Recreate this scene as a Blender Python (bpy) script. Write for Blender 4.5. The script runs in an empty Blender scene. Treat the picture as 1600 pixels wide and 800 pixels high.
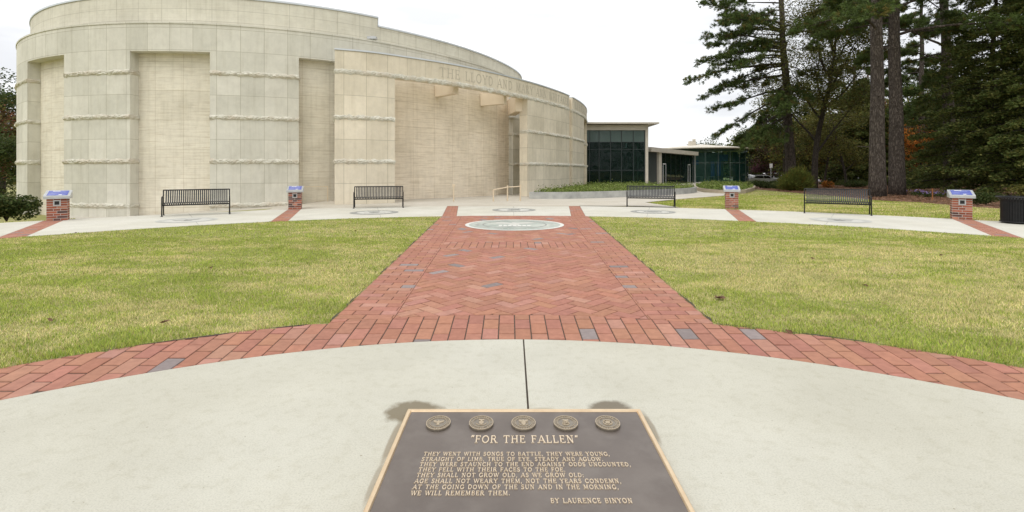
import bpy, bmesh, math, random
import numpy as np
from mathutils import Vector, Matrix
R = math.radians
sc = bpy.context.scene
col = sc.collection

# ------------------------------------------------------------------ camera
EYE = 1.5
F = 760.0            # focal length in pixels of the 1600 px wide photograph
HZ = 267.0           # horizon row
cam_d = bpy.data.cameras.new('camera')
cam = bpy.data.objects.new('camera', cam_d); col.objects.link(cam)
cam.location = (0, 0, EYE); cam.rotation_euler = (R(90), 0, 0)
cam_d.sensor_fit = 'HORIZONTAL'; cam_d.sensor_width = 36.0
cam_d.lens = F / 1600 * 36.0
cam_d.shift_y = -(400 - HZ) / 1600.0
cam_d.clip_start = 0.05; cam_d.clip_end = 3000
sc.camera = cam

# ------------------------------------------------------------------ sky, sun, exposure (bright overcast)
SUN_EL, SUN_AZ = R(52), R(215)     # azimuth clockwise from +Y
W = bpy.data.worlds.new('World'); sc.world = W; W.use_nodes = True
nt = W.node_tree; nt.nodes.clear(); N = nt.nodes.new; LK = nt.links.new
out = N('ShaderNodeOutputWorld'); bg = N('ShaderNodeBackground'); bg.inputs['Strength'].default_value = 0.1
sky = N('ShaderNodeTexSky'); sky.sky_type = 'NISHITA'; sky.sun_disc = False
sky.sun_elevation = SUN_EL; sky.sun_rotation = SUN_AZ
tc = N('ShaderNodeTexCoord'); mp = N('ShaderNodeMapping'); mp.inputs['Scale'].default_value = (1.6, 1.6, 9.0)
nz = N('ShaderNodeTexNoise'); nz.inputs['Scale'].default_value = 1.3; nz.inputs['Detail'].default_value = 5
cr = N('ShaderNodeValToRGB')
cr.color_ramp.elements[0].position = 0.40; cr.color_ramp.elements[0].color = (7.3, 7.4, 7.65, 1)
cr.color_ramp.elements[1].position = 0.60; cr.color_ramp.elements[1].color = (10.0, 10.05, 10.1, 1)
sx = N('ShaderNodeSeparateXYZ'); mr = N('ShaderNodeMapRange')
mr.inputs['From Min'].default_value = 0.0; mr.inputs['From Max'].default_value = 1.0
mr.inputs['To Min'].default_value = 1.0; mr.inputs['To Max'].default_value = 1.75
vm = N('ShaderNodeVectorMath'); vm.operation = 'SCALE'
mx = N('ShaderNodeMix'); mx.data_type = 'RGBA'; mx.inputs[0].default_value = 0.94
LK(tc.outputs['Generated'], mp.inputs['Vector']); LK(mp.outputs['Vector'], nz.inputs['Vector'])
LK(nz.outputs['Fac'], cr.inputs['Fac']); LK(tc.outputs['Generated'], sx.inputs[0]); LK(sx.outputs['Z'], mr.inputs['Value'])
LK(cr.outputs['Color'], vm.inputs[0]); LK(mr.outputs['Result'], vm.inputs['Scale'])
LK(sky.outputs['Color'], mx.inputs[6]); LK(vm.outputs['Vector'], mx.inputs[7])
LK(mx.outputs[2], bg.inputs['Color']); LK(bg.outputs[0], out.inputs['Surface'])

sun_d = bpy.data.lights.new('sun', 'SUN'); sun_d.energy = 0.9; sun_d.angle = R(28); sun_d.color = (1.0, 0.965, 0.91)
sun = bpy.data.objects.new('sun', sun_d); col.objects.link(sun)
sd = Vector((math.sin(SUN_AZ) * math.cos(SUN_EL), math.cos(SUN_AZ) * math.cos(SUN_EL), math.sin(SUN_EL)))
sun.rotation_euler = (-sd).to_track_quat('-Z', 'Y').to_euler()
sc.view_settings.view_transform = 'Standard'; sc.view_settings.look = 'None'
sc.view_settings.exposure = 0.20; sc.view_settings.gamma = 1.0
sc.view_settings.use_curve_mapping = False
sc.cycles.max_bounces = 8; sc.cycles.transparent_max_bounces = 12

# ------------------------------------------------------------------ helpers
def gp(px, py, z=0.0):
    """the point at height z that sits at this row and column of the photograph"""
    Y = (EYE - z) * F / (py - HZ)
    return Vector(((px - 800) / F * Y, Y, z))

def tag(o, label=None, cat=None, group=None, kind=None):
    if label: o['label'] = label
    if cat: o['category'] = cat
    if group: o['group'] = group
    if kind: o['kind'] = kind
    return o

def empty(name, loc=(0, 0, 0), rz=0.0):
    o = bpy.data.objects.new(name, None); col.objects.link(o)
    o.location = loc; o.rotation_euler = (0, 0, rz); o.empty_display_size = 0.2
    return o

def copy_tree(o, parent=None):
    c = o.copy(); col.objects.link(c); c.parent = parent
    for ch in o.children: copy_tree(ch, c)
    return c

class MB:
    """collects faces, then links them as one mesh object"""
    def __init__(s): s.v = []; s.f = []; s.uv = []; s.mi = []; s.c = []
    def face(s, pts, uvs=None, m=0, c=None):
        i = len(s.v); s.v += [tuple(p) for p in pts]; s.f.append(tuple(range(i, i + len(pts))))
        s.uv += list(uvs) if uvs else [(p[0], p[1]) for p in pts]; s.mi.append(m); s.c.append(c)
    def box(s, lo, hi, M=None, m=0):
        x0, y0, z0 = lo; x1, y1, z1 = hi
        P = [Vector(p) for p in ((x0,y0,z0),(x1,y0,z0),(x1,y1,z0),(x0,y1,z0),(x0,y0,z1),(x1,y0,z1),(x1,y1,z1),(x0,y1,z1))]
        if M is not None: P = [M @ p for p in P]
        for q in ((0,3,2,1),(4,5,6,7),(0,1,5,4),(1,2,6,5),(2,3,7,6),(3,0,4,7)): s.face([P[k] for k in q], m=m)
    def prism(s, poly, z0, z1, M=None, m=0, c=None):
        n = len(poly)
        lo = [Vector((p[0], p[1], z0)) for p in poly]; hi = [Vector((p[0], p[1], z1)) for p in poly]
        if M is not None: lo = [M @ p for p in lo]; hi = [M @ p for p in hi]
        s.face(hi, m=m, c=c); s.face(lo[::-1], m=m, c=c)
        for k in range(n):
            j = (k + 1) % n; s.face([lo[k], lo[j], hi[j], hi[k]], m=m, c=c)
    def tube(s, pts, rad, n=8, m=0, cap=True):
        pts = [Vector(p) for p in pts]
        if not hasattr(rad, '__len__'): rad = [rad] * len(pts)
        rings = []; up = None
        for i, p in enumerate(pts):
            t = (pts[min(i + 1, len(pts) - 1)] - pts[max(i - 1, 0)]).normalized()
            if up is None:
                up = Vector((0, 0, 1)) if abs(t.z) < .9 else Vector((1, 0, 0))
            a = t.cross(up).normalized(); b = t.cross(a).normalized()
            rings.append([p + (a * math.cos(2*math.pi*k/n) + b * math.sin(2*math.pi*k/n)) * rad[i] for k in range(n)])
        for i in range(len(rings) - 1):
            for k in range(n):
                j = (k + 1) % n
                s.face([rings[i][k], rings[i][j], rings[i+1][j], rings[i+1][k]], m=m)
        if cap:
            s.face(rings[0][::-1], m=m); s.face(rings[-1], m=m)
    def build(s, name, mats, parent=None, smooth=False, bevel=0.0, merge=True, loc=None):
        me = bpy.data.meshes.new(name)
        me.from_pydata(s.v, [], s.f)
        ul = me.uv_layers.new(name='UVMap')
        ul.data.foreach_set('uv', np.array(s.uv, dtype=np.float32).ravel())
        if any(c is not None for c in s.c):
            ca = me.color_attributes.new('Col', 'FLOAT_COLOR', 'CORNER')
            arr = []
            for f, c in zip(s.f, s.c):
                c = c or (1, 1, 1)
                arr += [c[0], c[1], c[2], 1.0] * len(f)
            ca.data.foreach_set('color', np.array(arr, dtype=np.float32))
        if not isinstance(mats, (list, tuple)): mats = [mats]
        for mm in mats: me.materials.append(mm)
        me.polygons.foreach_set('material_index', s.mi)
        if merge:
            bm = bmesh.new(); bm.from_mesh(me)
            bmesh.ops.remove_doubles(bm, verts=bm.verts, dist=1e-5)
            if bevel > 0:
                ed = [e for e in bm.edges if len(e.link_faces) == 2 and e.calc_face_angle(0) > .5]
                bmesh.ops.bevel(bm, geom=ed, offset=bevel, segments=2, affect='EDGES', profile=.6, clamp_overlap=True)
            bm.to_mesh(me); bm.free()
        if smooth: me.polygons.foreach_set('use_smooth', [True] * len(me.polygons))
        me.update()
        o = bpy.data.objects.new(name, me); col.objects.link(o)
        if parent is not None: o.parent = parent
        if loc is not None: o.location = loc
        return o

def polys(name, V, C, mat_, parent=None):
    """V (n,k,3) loose polygons with one colour C (n,3) each"""
    n, k = V.shape[0], V.shape[1]
    me = bpy.data.meshes.new(name)
    me.vertices.add(n * k); me.vertices.foreach_set('co', V.astype(np.float32).ravel())
    me.loops.add(n * k); me.loops.foreach_set('vertex_index', np.arange(n * k, dtype=np.int32))
    me.polygons.add(n); me.polygons.foreach_set('loop_start', np.arange(0, n * k, k, dtype=np.int32))
    me.polygons.foreach_set('loop_total', np.full(n, k, dtype=np.int32))
    ca = me.color_attributes.new('Col', 'FLOAT_COLOR', 'POINT')
    cc = np.ones((n, k, 4), dtype=np.float32); cc[:, :, :3] = C[:, None, :]
    ca.data.foreach_set('color', cc.ravel())
    me.materials.append(mat_); me.update(); me.validate()
    o = bpy.data.objects.new(name, me); col.objects.link(o)
    if parent is not None: o.parent = parent
    return o

# ------------------------------------------------------------------ materials
def new_mat(name):
    m = bpy.data.materials.new(name); m.use_nodes = True
    nt = m.node_tree; b = nt.nodes['Principled BSDF']
    return m, nt, b, nt.nodes.new, nt.links.new

def noise(N, LK, vec, scale, detail=5, rough=.6):
    n = N('ShaderNodeTexNoise'); n.inputs['Scale'].default_value = scale; n.inputs['Detail'].default_value = detail
    n.inputs['Roughness'].default_value = rough; LK(vec, n.inputs['Vector']); return n

def ramp(N, LK, fac, stops):
    r = N('ShaderNodeValToRGB'); e = r.color_ramp.elements
    while len(e) < len(stops): e.new(.5)
    for k, (p, c) in enumerate(stops):
        e[k].position = p; e[k].color = (c[0], c[1], c[2], 1) if hasattr(c, '__len__') else (c, c, c, 1)
    LK(fac, r.inputs['Fac']); return r.outputs['Color']

def mixc(N, LK, a, b, fac, mode='MIX'):
    m = N('ShaderNodeMix'); m.data_type = 'RGBA'; m.blend_type = mode
    for sock, v in ((m.inputs[0], fac), (m.inputs[6], a), (m.inputs[7], b)):
        if isinstance(v, (int, float)): sock.default_value = v
        elif isinstance(v, (tuple, list)): sock.default_value = (v[0], v[1], v[2], 1)
        else: LK(v, sock)
    return m.outputs[2]

def bumpn(N, LK, h, b, strength=.3, dist=.01):
    n = N('ShaderNodeBump'); n.inputs['Strength'].default_value = strength; n.inputs['Distance'].default_value = dist
    LK(h, n.inputs['Height']); LK(n.outputs['Normal'], b.inputs['Normal'])

def pm(name, c1, c2, scale=4, rough=.7, bump=0.0, bscale=40, bdist=.004, metal=0.0, spec=.4, stretch=(1, 1, 1), c3=None, s3=1.0, detail=6):
    m, nt, b, N, LK = new_mat(name)
    tc = N('ShaderNodeTexCoord'); mp = N('ShaderNodeMapping'); mp.inputs['Scale'].default_value = stretch
    LK(tc.outputs['Object'], mp.inputs['Vector']); v = mp.outputs['Vector']
    n = noise(N, LK, v, scale, detail)
    c = ramp(N, LK, n.outputs['Fac'], [(.32, c1), (.68, c2)])
    if c3 is not None:
        n3 = noise(N, LK, v, s3, 4)
        f = ramp(N, LK, n3.outputs['Fac'], [(.45, 0.0), (.7, 1.0)])
        c = mixc(N, LK, c, c3, f)
    LK(c, b.inputs['Base Color'])
    b.inputs['Roughness'].default_value = rough; b.inputs['Metallic'].default_value = metal
    b.inputs['Specular IOR Level'].default_value = spec
    if bump > 0:
        bn = noise(N, LK, v, bscale, 4); bumpn(N, LK, bn.outputs['Fac'], b, bump, bdist)
    return m

def attr_mat(name, rough=.7, spec=.2, trans=0.0, noise_amt=.0, nscale=30, bump=0, gain=1.0):
    """colour from the mesh's own per-face colour (leaf, brick or blade)"""
    m, nt, b, N, LK = new_mat(name)
    a = N('ShaderNodeVertexColor'); a.layer_name = 'Col'; c = a.outputs['Color']
    tc = N('ShaderNodeTexCoord')
    if noise_amt > 0:
        n = noise(N, LK, tc.outputs['Object'], nscale, 5)
        f = ramp(N, LK, n.outputs['Fac'], [(.3, 1 - noise_amt), (.7, 1 + noise_amt)])
        c = mixc(N, LK, c, f, 1.0, 'MULTIPLY')
    if bump:
        bn = noise(N, LK, tc.outputs['Object'], 220, 3); bumpn(N, LK, bn.outputs['Fac'], b, bump, .002)
    LK(c, b.inputs['Base Color']); b.inputs['Roughness'].default_value = rough
    b.inputs['Specular IOR Level'].default_value = spec
    if trans > 0:
        t = N('ShaderNodeBsdfTranslucent'); LK(c, t.inputs['Color'])
        ms = N('ShaderNodeMixShader'); ms.inputs[0].default_value = trans
        LK(b.outputs[0], ms.inputs[1]); LK(t.outputs[0], ms.inputs[2])
        LK(ms.outputs[0], nt.nodes['Material Output'].inputs['Surface'])
    return m

def stone_mat(name, ca, cb, mortar, bw, bh, striate=0.0, stain=.25, off=(0, 0), lines=.011, pits=0.0):
    """coursed stone from the wall's own UVs (u = metres along, v = metres up)"""
    m, nt, b, N, LK = new_mat(name)
    uv = N('ShaderNodeUVMap'); uv.uv_map = 'UVMap'
    mp = N('ShaderNodeMapping'); mp.inputs['Location'].default_value = (off[0], off[1], 0); LK(uv.outputs[0], mp.inputs['Vector'])
    v = mp.outputs['Vector']
    br = N('ShaderNodeTexBrick'); br.offset = 0.0; br.squash = 1.0
    br.inputs['Scale'].default_value = 1.0; br.inputs['Brick Width'].default_value = bw; br.inputs['Row Height'].default_value = bh
    br.inputs['Mortar Size'].default_value = lines; br.inputs['Mortar Smooth'].default_value = .3
    br.inputs['Color1'].default_value = (*ca, 1); br.inputs['Color2'].default_value = (*cb, 1); br.inputs['Mortar'].default_value = (*mortar, 1)
    LK(v, br.inputs['Vector']); c = br.outputs['Color']
    tc = N('ShaderNodeTexCoord'); ov = tc.outputs['Object']
    if striate > 0:
        ms = N('ShaderNodeMapping'); ms.inputs['Scale'].default_value = (.55, 9.0, 1); LK(v, ms.inputs['Vector'])
        ns = noise(N, LK, ms.outputs['Vector'], 1.6, 8, .68)
        f = ramp(N, LK, ns.outputs['Fac'], [(.30, (1 - striate * 1.1, 1 - striate * 1.35, 1 - striate * 1.7)), (.5, 1.0), (.72, (1 + striate * .4,) * 3)])
        c = mixc(N, LK, c, f, 1.0, 'MULTIPLY')
    n1 = noise(N, LK, ov, .55, 7, .62)
    f1 = ramp(N, LK, n1.outputs['Fac'], [(.34, (1 - stain, 1 - stain * 1.05, 1 - stain * 1.25)), (.62, (1.04, 1.04, 1.03))])
    c = mixc(N, LK, c, f1, 1.0, 'MULTIPLY')
    n2 = noise(N, LK, ov, 3.4, 6, .7)
    f2 = ramp(N, LK, n2.outputs['Fac'], [(.33, .93), (.6, 1.02)])
    c = mixc(N, LK, c, f2, 1.0, 'MULTIPLY')
    # thin run-off streaks
    mstk = N('ShaderNodeMapping'); mstk.inputs['Scale'].default_value = (3.2, .22, 1); LK(v, mstk.inputs['Vector'])
    n4 = noise(N, LK, mstk.outputs['Vector'], 1.7, 5, .6)
    f4 = ramp(N, LK, n4.outputs['Fac'], [(.3, (.86, .85, .82)), (.5, 1.0)])
    c = mixc(N, LK, c, f4, .7, 'MULTIPLY')
    LK(c, b.inputs['Base Color']); b.inputs['Roughness'].default_value = .85; b.inputs['Specular IOR Level'].default_value = .25
    nb = noise(N, LK, ov, 45, 4); bumpn(N, LK, nb.outputs['Fac'], b, .12, .004)
    return m

M = {}
M['limestone'] = stone_mat('limestone', (.685, .66, .58), (.59, .572, .495), (.43, .405, .325), .94, .955, off=(0.2, 0.0), stain=.09)
M['travertine'] = stone_mat('travertine', (.765, .715, .605), (.71, .66, .55), (.54, .475, .36), 1.25, 1.275, striate=.17, stain=.10, off=(.4, .1), lines=.009)
M['entry_stone'] = stone_mat('entry_stone', (.765, .69, .555), (.665, .60, .475), (.46, .41, .31), .94, .955, off=(0.55, 0.0), stain=.10)
M['porch_stone'] = stone_mat('porch_stone', (.81, .715, .58), (.74, .65, .515), (.57, .475, .35), 1.25, 1.275, striate=.21, stain=.10, off=(.4, .1), lines=.009)
M['upper_stone'] = stone_mat('upper_stone', (.685, .655, .56), (.635, .605, .515), (.48, .45, .37), 1.05, .52, striate=.06, stain=.08, off=(.1, .23), lines=.011)
M['rough_stone'] = pm('rough_stone', (.47, .445, .365), (.70, .68, .585), 5, .9, .6, 18, .03, c3=(.54, .48, .38), s3=1.6)
M['letter_shade'] = pm('letter_shade', (.46, .415, .32), (.53, .48, .375), 3, .9)  # shade inside the engraved letters, put into a darker stone colour
M['mortar'] = pm('mortar', (.42, .40, .36), (.55, .53, .48), 9, .95)
M['beam_stone'] = pm('beam_stone', (.68, .575, .43), (.74, .635, .48), 2, .85, .1)
M['coping'] = pm('coping', (.55, .58, .60), (.62, .65, .67), 2, .35, metal=.3)
M['roofing'] = pm('roofing', (.5, .5, .48), (.55, .55, .52), 2, .8)
M['bronze'] = pm('bronze', (.112, .091, .077), (.145, .120, .102), 3, .44, .22, 130, .0012, metal=.25, spec=.5, c3=(.165, .14, .12), s3=5)
M['bronze_gold'] = pm('bronze_gold', (.60, .48, .335), (.71, .585, .43), 40, .40, metal=.4, spec=.5)  # golden bronze of the raised plaque lettering
M['bronze_rim'] = pm('bronze_rim', (.58, .43, .27), (.68, .53, .35), 12, .36, metal=.6, spec=.5)
M['medal_gold'] = pm('medal_gold', (.36, .29, .20), (.50, .41, .29), 60, .4, metal=.5)  # dull gold of the medallions' raised rims, marks and emblems
M['medal'] = pm('medal', (.19, .165, .135), (.27, .235, .185), 60, .4, .3, 160, .001, metal=.6)
M['black_metal'] = pm('black_metal', (.007, .007, .008), (.012, .012, .013), 10, .45, spec=.3)
M['slat_metal'] = pm('slat_metal', (.014, .015, .017), (.024, .025, .028), 10, .36, spec=.45)
M['grey_metal'] = pm('grey_metal', (.46, .47, .47), (.54, .55, .55), 6, .38, metal=.35)
M['dark_hole'] = pm('dark_hole', (.01, .01, .01), (.016, .016, .016), 6, .5)
M['beige_paint'] = pm('beige_paint', (.62, .51, .36), (.68, .56, .40), 6, .5)
M['white_inlay'] = pm('white_inlay', (.56, .555, .51), (.66, .655, .60), 8, .75)
M['green_inlay'] = pm('green_inlay', (.27, .305, .265), (.43, .455, .405), 2.2, .6, c3=(.52, .53, .46), s3=1.6)
M['grey_inlay'] = pm('grey_inlay', (.22, .22, .20), (.34, .335, .30), 9, .75)
M['pale_inlay'] = pm('pale_inlay', (.47, .46, .41), (.56, .55, .50), 5, .8)
M['faded_inlay'] = pm('faded_inlay', (.40, .40, .36), (.52, .515, .465), 7, .8)
M['fascia'] = pm('fascia', (.55, .50, .42), (.62, .57, .48), 1.5, .7)
M['frame_grey'] = pm('frame_grey', (.13, .16, .15), (.18, .21, .20), 6, .4)
M['mullion'] = pm('mullion', (.03, .04, .04), (.045, .055, .055), 6, .4)
M['white_paint'] = pm('white_paint', (.72, .72, .72), (.8, .8, .8), 4, .3)
M['tyre'] = pm('tyre', (.015, .015, .015), (.025, .025, .025), 10, .8)
M['plant_wall'] = pm('plant_wall', (.30, .30, .285), (.43, .43, .405), 2.5, .9, .2, 30, c3=(.5, .5, .46), s3=.9)
M['tan_edge'] = pm('tan_edge', (.36, .30, .22), (.44, .37, .28), 3, .9, .2, 30)
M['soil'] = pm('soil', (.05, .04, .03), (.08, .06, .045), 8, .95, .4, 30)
M['leaf'] = attr_mat('leaf', .65, .15, .35)
M['needle'] = attr_mat('needle', .6, .2, .25)
M['blade'] = attr_mat('blade', .7, .12, .35)
M['brick'] = attr_mat('brick', .85, .2, 0, .13, 14, bump=.35)
M['asphalt'] = pm('asphalt', (.045, .045, .045), (.06, .06, .06), 3, .9)
M['orange_paint'] = pm('orange_paint', (.30, .12, .04), (.38, .15, .05), 3, .7)
M['purple'] = pm('purple', (.30, .20, .55), (.42, .30, .7), 3, .6)
M['mulch'] = pm('mulch', (.13, .070, .042), (.24, .135, .082), 5, .95, .6, 40, .02, c3=(.30, .175, .11), s3=1.3)
M['interior_pale'] = pm('interior_pale', (.16, .22, .21), (.24, .30, .28), 2, .8)
M['interior'] = pm('interior', (.035, .04, .04), (.06, .065, .06), 2, .8)
M['blue_cloth'] = pm('blue_cloth', (.03, .09, .32), (.05, .14, .42), 3, .6)
M['signblue'] = pm('signblue', (.10, .125, .42), (.16, .19, .50), 30, .12, c3=(.26, .30, .58), s3=9)
M['glow_white'] = M['white_paint']
M['sand'] = pm('sand', (.06, .045, .036), (.11, .08, .06), 30, .95)
M['dirt_grass'] = pm('dirt_grass', (.19, .20, .05), (.30, .28, .10), 6, .95, c3=(.36, .31, .14), s3=.6)

def concrete(name, ca, cb, stains=(), darks=()):
    m, nt, b, N, LK = new_mat(name)
    tc = N('ShaderNodeTexCoord'); ov = tc.outputs['Object']
    n = noise(N, LK, ov, 1.1, 7, .6); c = ramp(N, LK, n.outputs['Fac'], [(.3, ca), (.66, cb)])
    n2 = noise(N, LK, ov, 120, 3, .7); f2 = ramp(N, LK, n2.outputs['Fac'], [(.3, .78), (.5, 1.0), (.72, 1.08)])
    c = mixc(N, LK, c, f2, .9, 'MULTIPLY')
    n3 = noise(N, LK, ov, 14, 6, .65); f3 = ramp(N, LK, n3.outputs['Fac'], [(.30, (.90, .89, .86)), (.5, 1.0)])
    c = mixc(N, LK, c, f3, .9, 'MULTIPLY')
    n5 = noise(N, LK, ov, 42, 2, .5); f5 = ramp(N, LK, n5.outputs['Fac'], [(.235, (.55, .52, .46)), (.275, 1.0)])
    c = mixc(N, LK, c, f5, .8, 'MULTIPLY')
    n6 = noise(N, LK, ov, .45, 3, .5); f6 = ramp(N, LK, n6.outputs['Fac'], [(.36, (.94, .93, .90)), (.6, 1.0)])
    c = mixc(N, LK, c, f6, .9, 'MULTIPLY')
    for (x, y, rx, ry, colr, amt) in stains:
        mp = N('ShaderNodeMapping'); mp.vector_type = 'POINT'
        mp.inputs['Location'].default_value = (-x / rx, -y / ry, 0); mp.inputs['Scale'].default_value = (1 / rx, 1 / ry, 0)
        LK(ov, mp.inputs['Vector'])
        ln = N('ShaderNodeVectorMath'); ln.operation = 'LENGTH'; LK(mp.outputs['Vector'], ln.inputs[0])
        nn = noise(N, LK, ov, 9, 5, .6)
        ad = N('ShaderNodeMath'); ad.operation = 'MULTIPLY_ADD'; ad.inputs[1].default_value = .75; LK(nn.outputs['Fac'], ad.inputs[0]); LK(ln.outputs['Value'], ad.inputs[2])
        # ramp input above 1 is clamped, so scale it down first
        dv = N('ShaderNodeMath'); dv.operation = 'DIVIDE'; dv.inputs[1].default_value = 2.0; LK(ad.outputs[0], dv.inputs[0])
        f = ramp(N, LK, dv.outputs[0], [(.52, amt), (.66 if amt > .8 else .76, 0.0)])
        c = mixc(N, LK, c, colr, f)
    LK(c, b.inputs['Base Color']); b.inputs['Roughness'].default_value = .85; b.inputs['Specular IOR Level'].default_value = .25
    nb = noise(N, LK, ov, 160, 3); bumpn(N, LK, nb.outputs['Fac'], b, .25, .003)
    return m

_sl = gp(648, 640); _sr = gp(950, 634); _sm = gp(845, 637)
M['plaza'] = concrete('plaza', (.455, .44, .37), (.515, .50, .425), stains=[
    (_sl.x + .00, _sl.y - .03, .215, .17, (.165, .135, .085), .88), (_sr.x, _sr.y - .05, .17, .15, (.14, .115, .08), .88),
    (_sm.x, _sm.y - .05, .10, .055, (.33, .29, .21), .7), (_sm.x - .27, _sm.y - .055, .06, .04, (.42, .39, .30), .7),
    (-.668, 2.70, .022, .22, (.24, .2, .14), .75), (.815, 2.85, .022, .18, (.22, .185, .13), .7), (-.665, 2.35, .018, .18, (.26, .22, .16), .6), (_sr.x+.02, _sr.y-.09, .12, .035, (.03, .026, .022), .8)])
M['ringwalk'] = concrete('ringwalk', (.525, .505, .435), (.605, .585, .51))
M['walkway'] = concrete('walkway', (.50, .46, .385), (.56, .52, .445))
# ------------------------------------------------------------------ ground
RC = (0.06, 1.65); RIN, ROUT = 14.65, 19.3       # ring walk
PC = (0.0, -1.12); PR, BR = 5.45, 6.20           # round plaza, brick band
def smooth(a, b, x):
    t = min(1, max(0, (x - a) / (b - a))); return t * t * (3 - 2 * t)
def gz(x, y):
    """ground height: level, falling away to the left beyond the ring walk"""
    r = math.hypot(x - RC[0], y - RC[1])
    return -.55 * smooth(8.5, 16.5, -x) * smooth(ROUT, ROUT + 3.2, r) - .55 * smooth(33.6, 36.5, x) * smooth(50, 58, y)

def path_x(y):   # left and right edge of the brick path at depth y
    t = (y - 4.75) / (16.2 - 4.75)
    return -1.80 + t * (-2.33 + 1.80), 1.98 + t * (2.52 - 1.98)

def grid_sheet(name, x0, x1, y0, y1, nx, ny, zf, mat_, kind='structure'):
    mb = []; xs = np.linspace(x0, x1, nx + 1); ys = np.linspace(y0, y1, ny + 1)
    v = [(x, y, zf(x, y)) for y in ys for x in xs]
    f = [(j*(nx+1)+i, j*(nx+1)+i+1, (j+1)*(nx+1)+i+1, (j+1)*(nx+1)+i) for j in range(ny) for i in range(nx)]
    me = bpy.data.meshes.new(name); me.from_pydata(v, [], f); me.materials.append(mat_)
    me.polygons.foreach_set('use_smooth', [True] * len(f)); me.update()
    o = bpy.data.objects.new(name, me); col.objects.link(o); return tag(o, kind=kind)

# one big sheet: fine grid near, stretched far out to the horizon
def axis(n, near, far):
    a = np.linspace(-near, near, n); b = np.geomspace(near, far, 12)[1:]
    return np.concatenate([-b[::-1], a, b])
_xs, _ys = axis(81, 50, 900), axis(81, 50, 900)
me = bpy.data.meshes.new('ground')
me.from_pydata([(x, y, gz(x, y) - .03) for y in _ys for x in _xs], [],
               [(j*len(_xs)+i, j*len(_xs)+i+1, (j+1)*len(_xs)+i+1, (j+1)*len(_xs)+i) for j in range(len(_ys)-1) for i in range(len(_xs)-1)])
me.materials.append(M['dirt_grass']); me.update()
tag(bpy.data.objects.new('ground', me), kind='structure'); col.objects.link(bpy.data.objects['ground'])

def arc_pts(c, r, a0, a1, n): return [(c[0] + r*math.sin(a0+(a1-a0)*k/n), c[1] + r*math.cos(a0+(a1-a0)*k/n)) for k in range(n+1)]
def sheet(name, poly, z, mat_, kind='structure', thick=0.0):
    mb = MB()
    if thick > 0: mb.prism(poly, z - thick, z)
    else: mb.face([(p[0], p[1], z) for p in poly])
    return tag(mb.build(name, mat_), kind=kind)
def ccw(poly):
    a = sum(poly[i][0]*poly[(i+1)%len(poly)][1]-poly[(i+1)%len(poly)][0]*poly[i][1] for i in range(len(poly)))
    return poly if a > 0 else poly[::-1]

# lawn soil
sheet('lawn', ccw(arc_pts(RC, RIN + .02, -math.pi, math.pi, 128)[:-1]), -.014, M['dirt_grass'])
# round concrete plaza: two pours with an open joint between them
JX = gp(813, 530).x + .028
def half(sgn):
    pts = []
    for k in range(0, 97):
        a = math.pi * k / 96
        x, y = PC[0] + sgn * PR * math.sin(a), PC[1] + PR * math.cos(a)
        pts.append((x, y))
    pts = [p for p in pts if sgn * (p[0] - JX) > .0065]
    yt = PC[1] + math.sqrt(PR**2 - (JX - PC[0])**2)
    return ccw([(JX + sgn*.0065, yt)] + pts + [(JX + sgn*.0065, PC[1]*2 - yt)])
for s in (-1, 1): sheet('plaza', half(s), 0.0, M['plaza'], thick=.05)
sheet('plaza_joint', [(JX-.02, -6), (JX+.02, -6), (JX+.02, 4.32), (JX-.02, 4.32)], -.010, M['soil'])

# ring walk slab, built in sectors so that the brick strips butt between them
def ang(px, py): p = gp(px, py); return math.atan2(p.x - RC[0], p.y - RC[1])
STRIPS = [ang(88, 345), ang(460, 327), ang(707.5, 322), ang(897.5, 322), ang(1144, 326), ang(1504, 343)]
SW = .235
SF = Vector((.04, -5.6))       # the strips fan out from a point behind the plaque
def strip_frame(a):
    c = Vector((RC[0]+math.sin(a)*ROUT, RC[1]+math.cos(a)*ROUT)); d = (c-SF).normalized(); return d, Vector((d.y, -d.x))
def strip_t(a, u, r):
    """distance along the strip's line, shifted sideways by u, to the circle of radius r"""
    d, n = strip_frame(a); o = SF + n*u - Vector(RC); b = o.dot(d); return -b + math.sqrt(b*b - o.dot(o) + r*r)
def strip_ang(a, u, r):
    d, n = strip_frame(a); p = SF + n*u + d*strip_t(a, u, r); return math.atan2(p.x-RC[0], p.y-RC[1])
def strip_poly(a, r0, r1, w):
    d = Vector((math.sin(a), math.cos(a))); n = Vector((d.y, -d.x)); c = Vector(RC)
    P = [c + d*r0 - n*w, c + d*r1 - n*w, c + d*r1 + n*w, c + d*r0 + n*w]
    return [(p.x, p.y) for p in P]
edges = [R(-100)] + STRIPS + [R(100)]
for i in range(len(edges) - 1):
    a0, a1 = edges[i], edges[i + 1]
    n = max(6, int((a1 - a0) / R(2)))
    def off(a, r, s, end): return strip_ang(a, s*(SW + .004), r) if not end else a
    inner = arc_pts(RC, RIN, off(a0, RIN, 1, i == 0), off(a1, RIN, -1, i == len(edges)-2), n)
    outer = arc_pts(RC, ROUT, off(a0, ROUT, 1, i == 0), off(a1, ROUT, -1, i == len(edges)-2), n)
    sheet('ring_walk', ccw(inner + outer[::-1]), 0.0, M['ringwalk'], thick=.06)
# control joints, sawn across the walk through each seal
for a in [(STRIPS[0]+STRIPS[1])/2, (STRIPS[1]+STRIPS[2])/2, 0.0, (STRIPS[3]+STRIPS[4])/2, (STRIPS[4]+STRIPS[5])/2]:
    sheet('walk_joint', strip_poly(a, RIN, ROUT, .006), .002, M['grey_inlay'])

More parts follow.
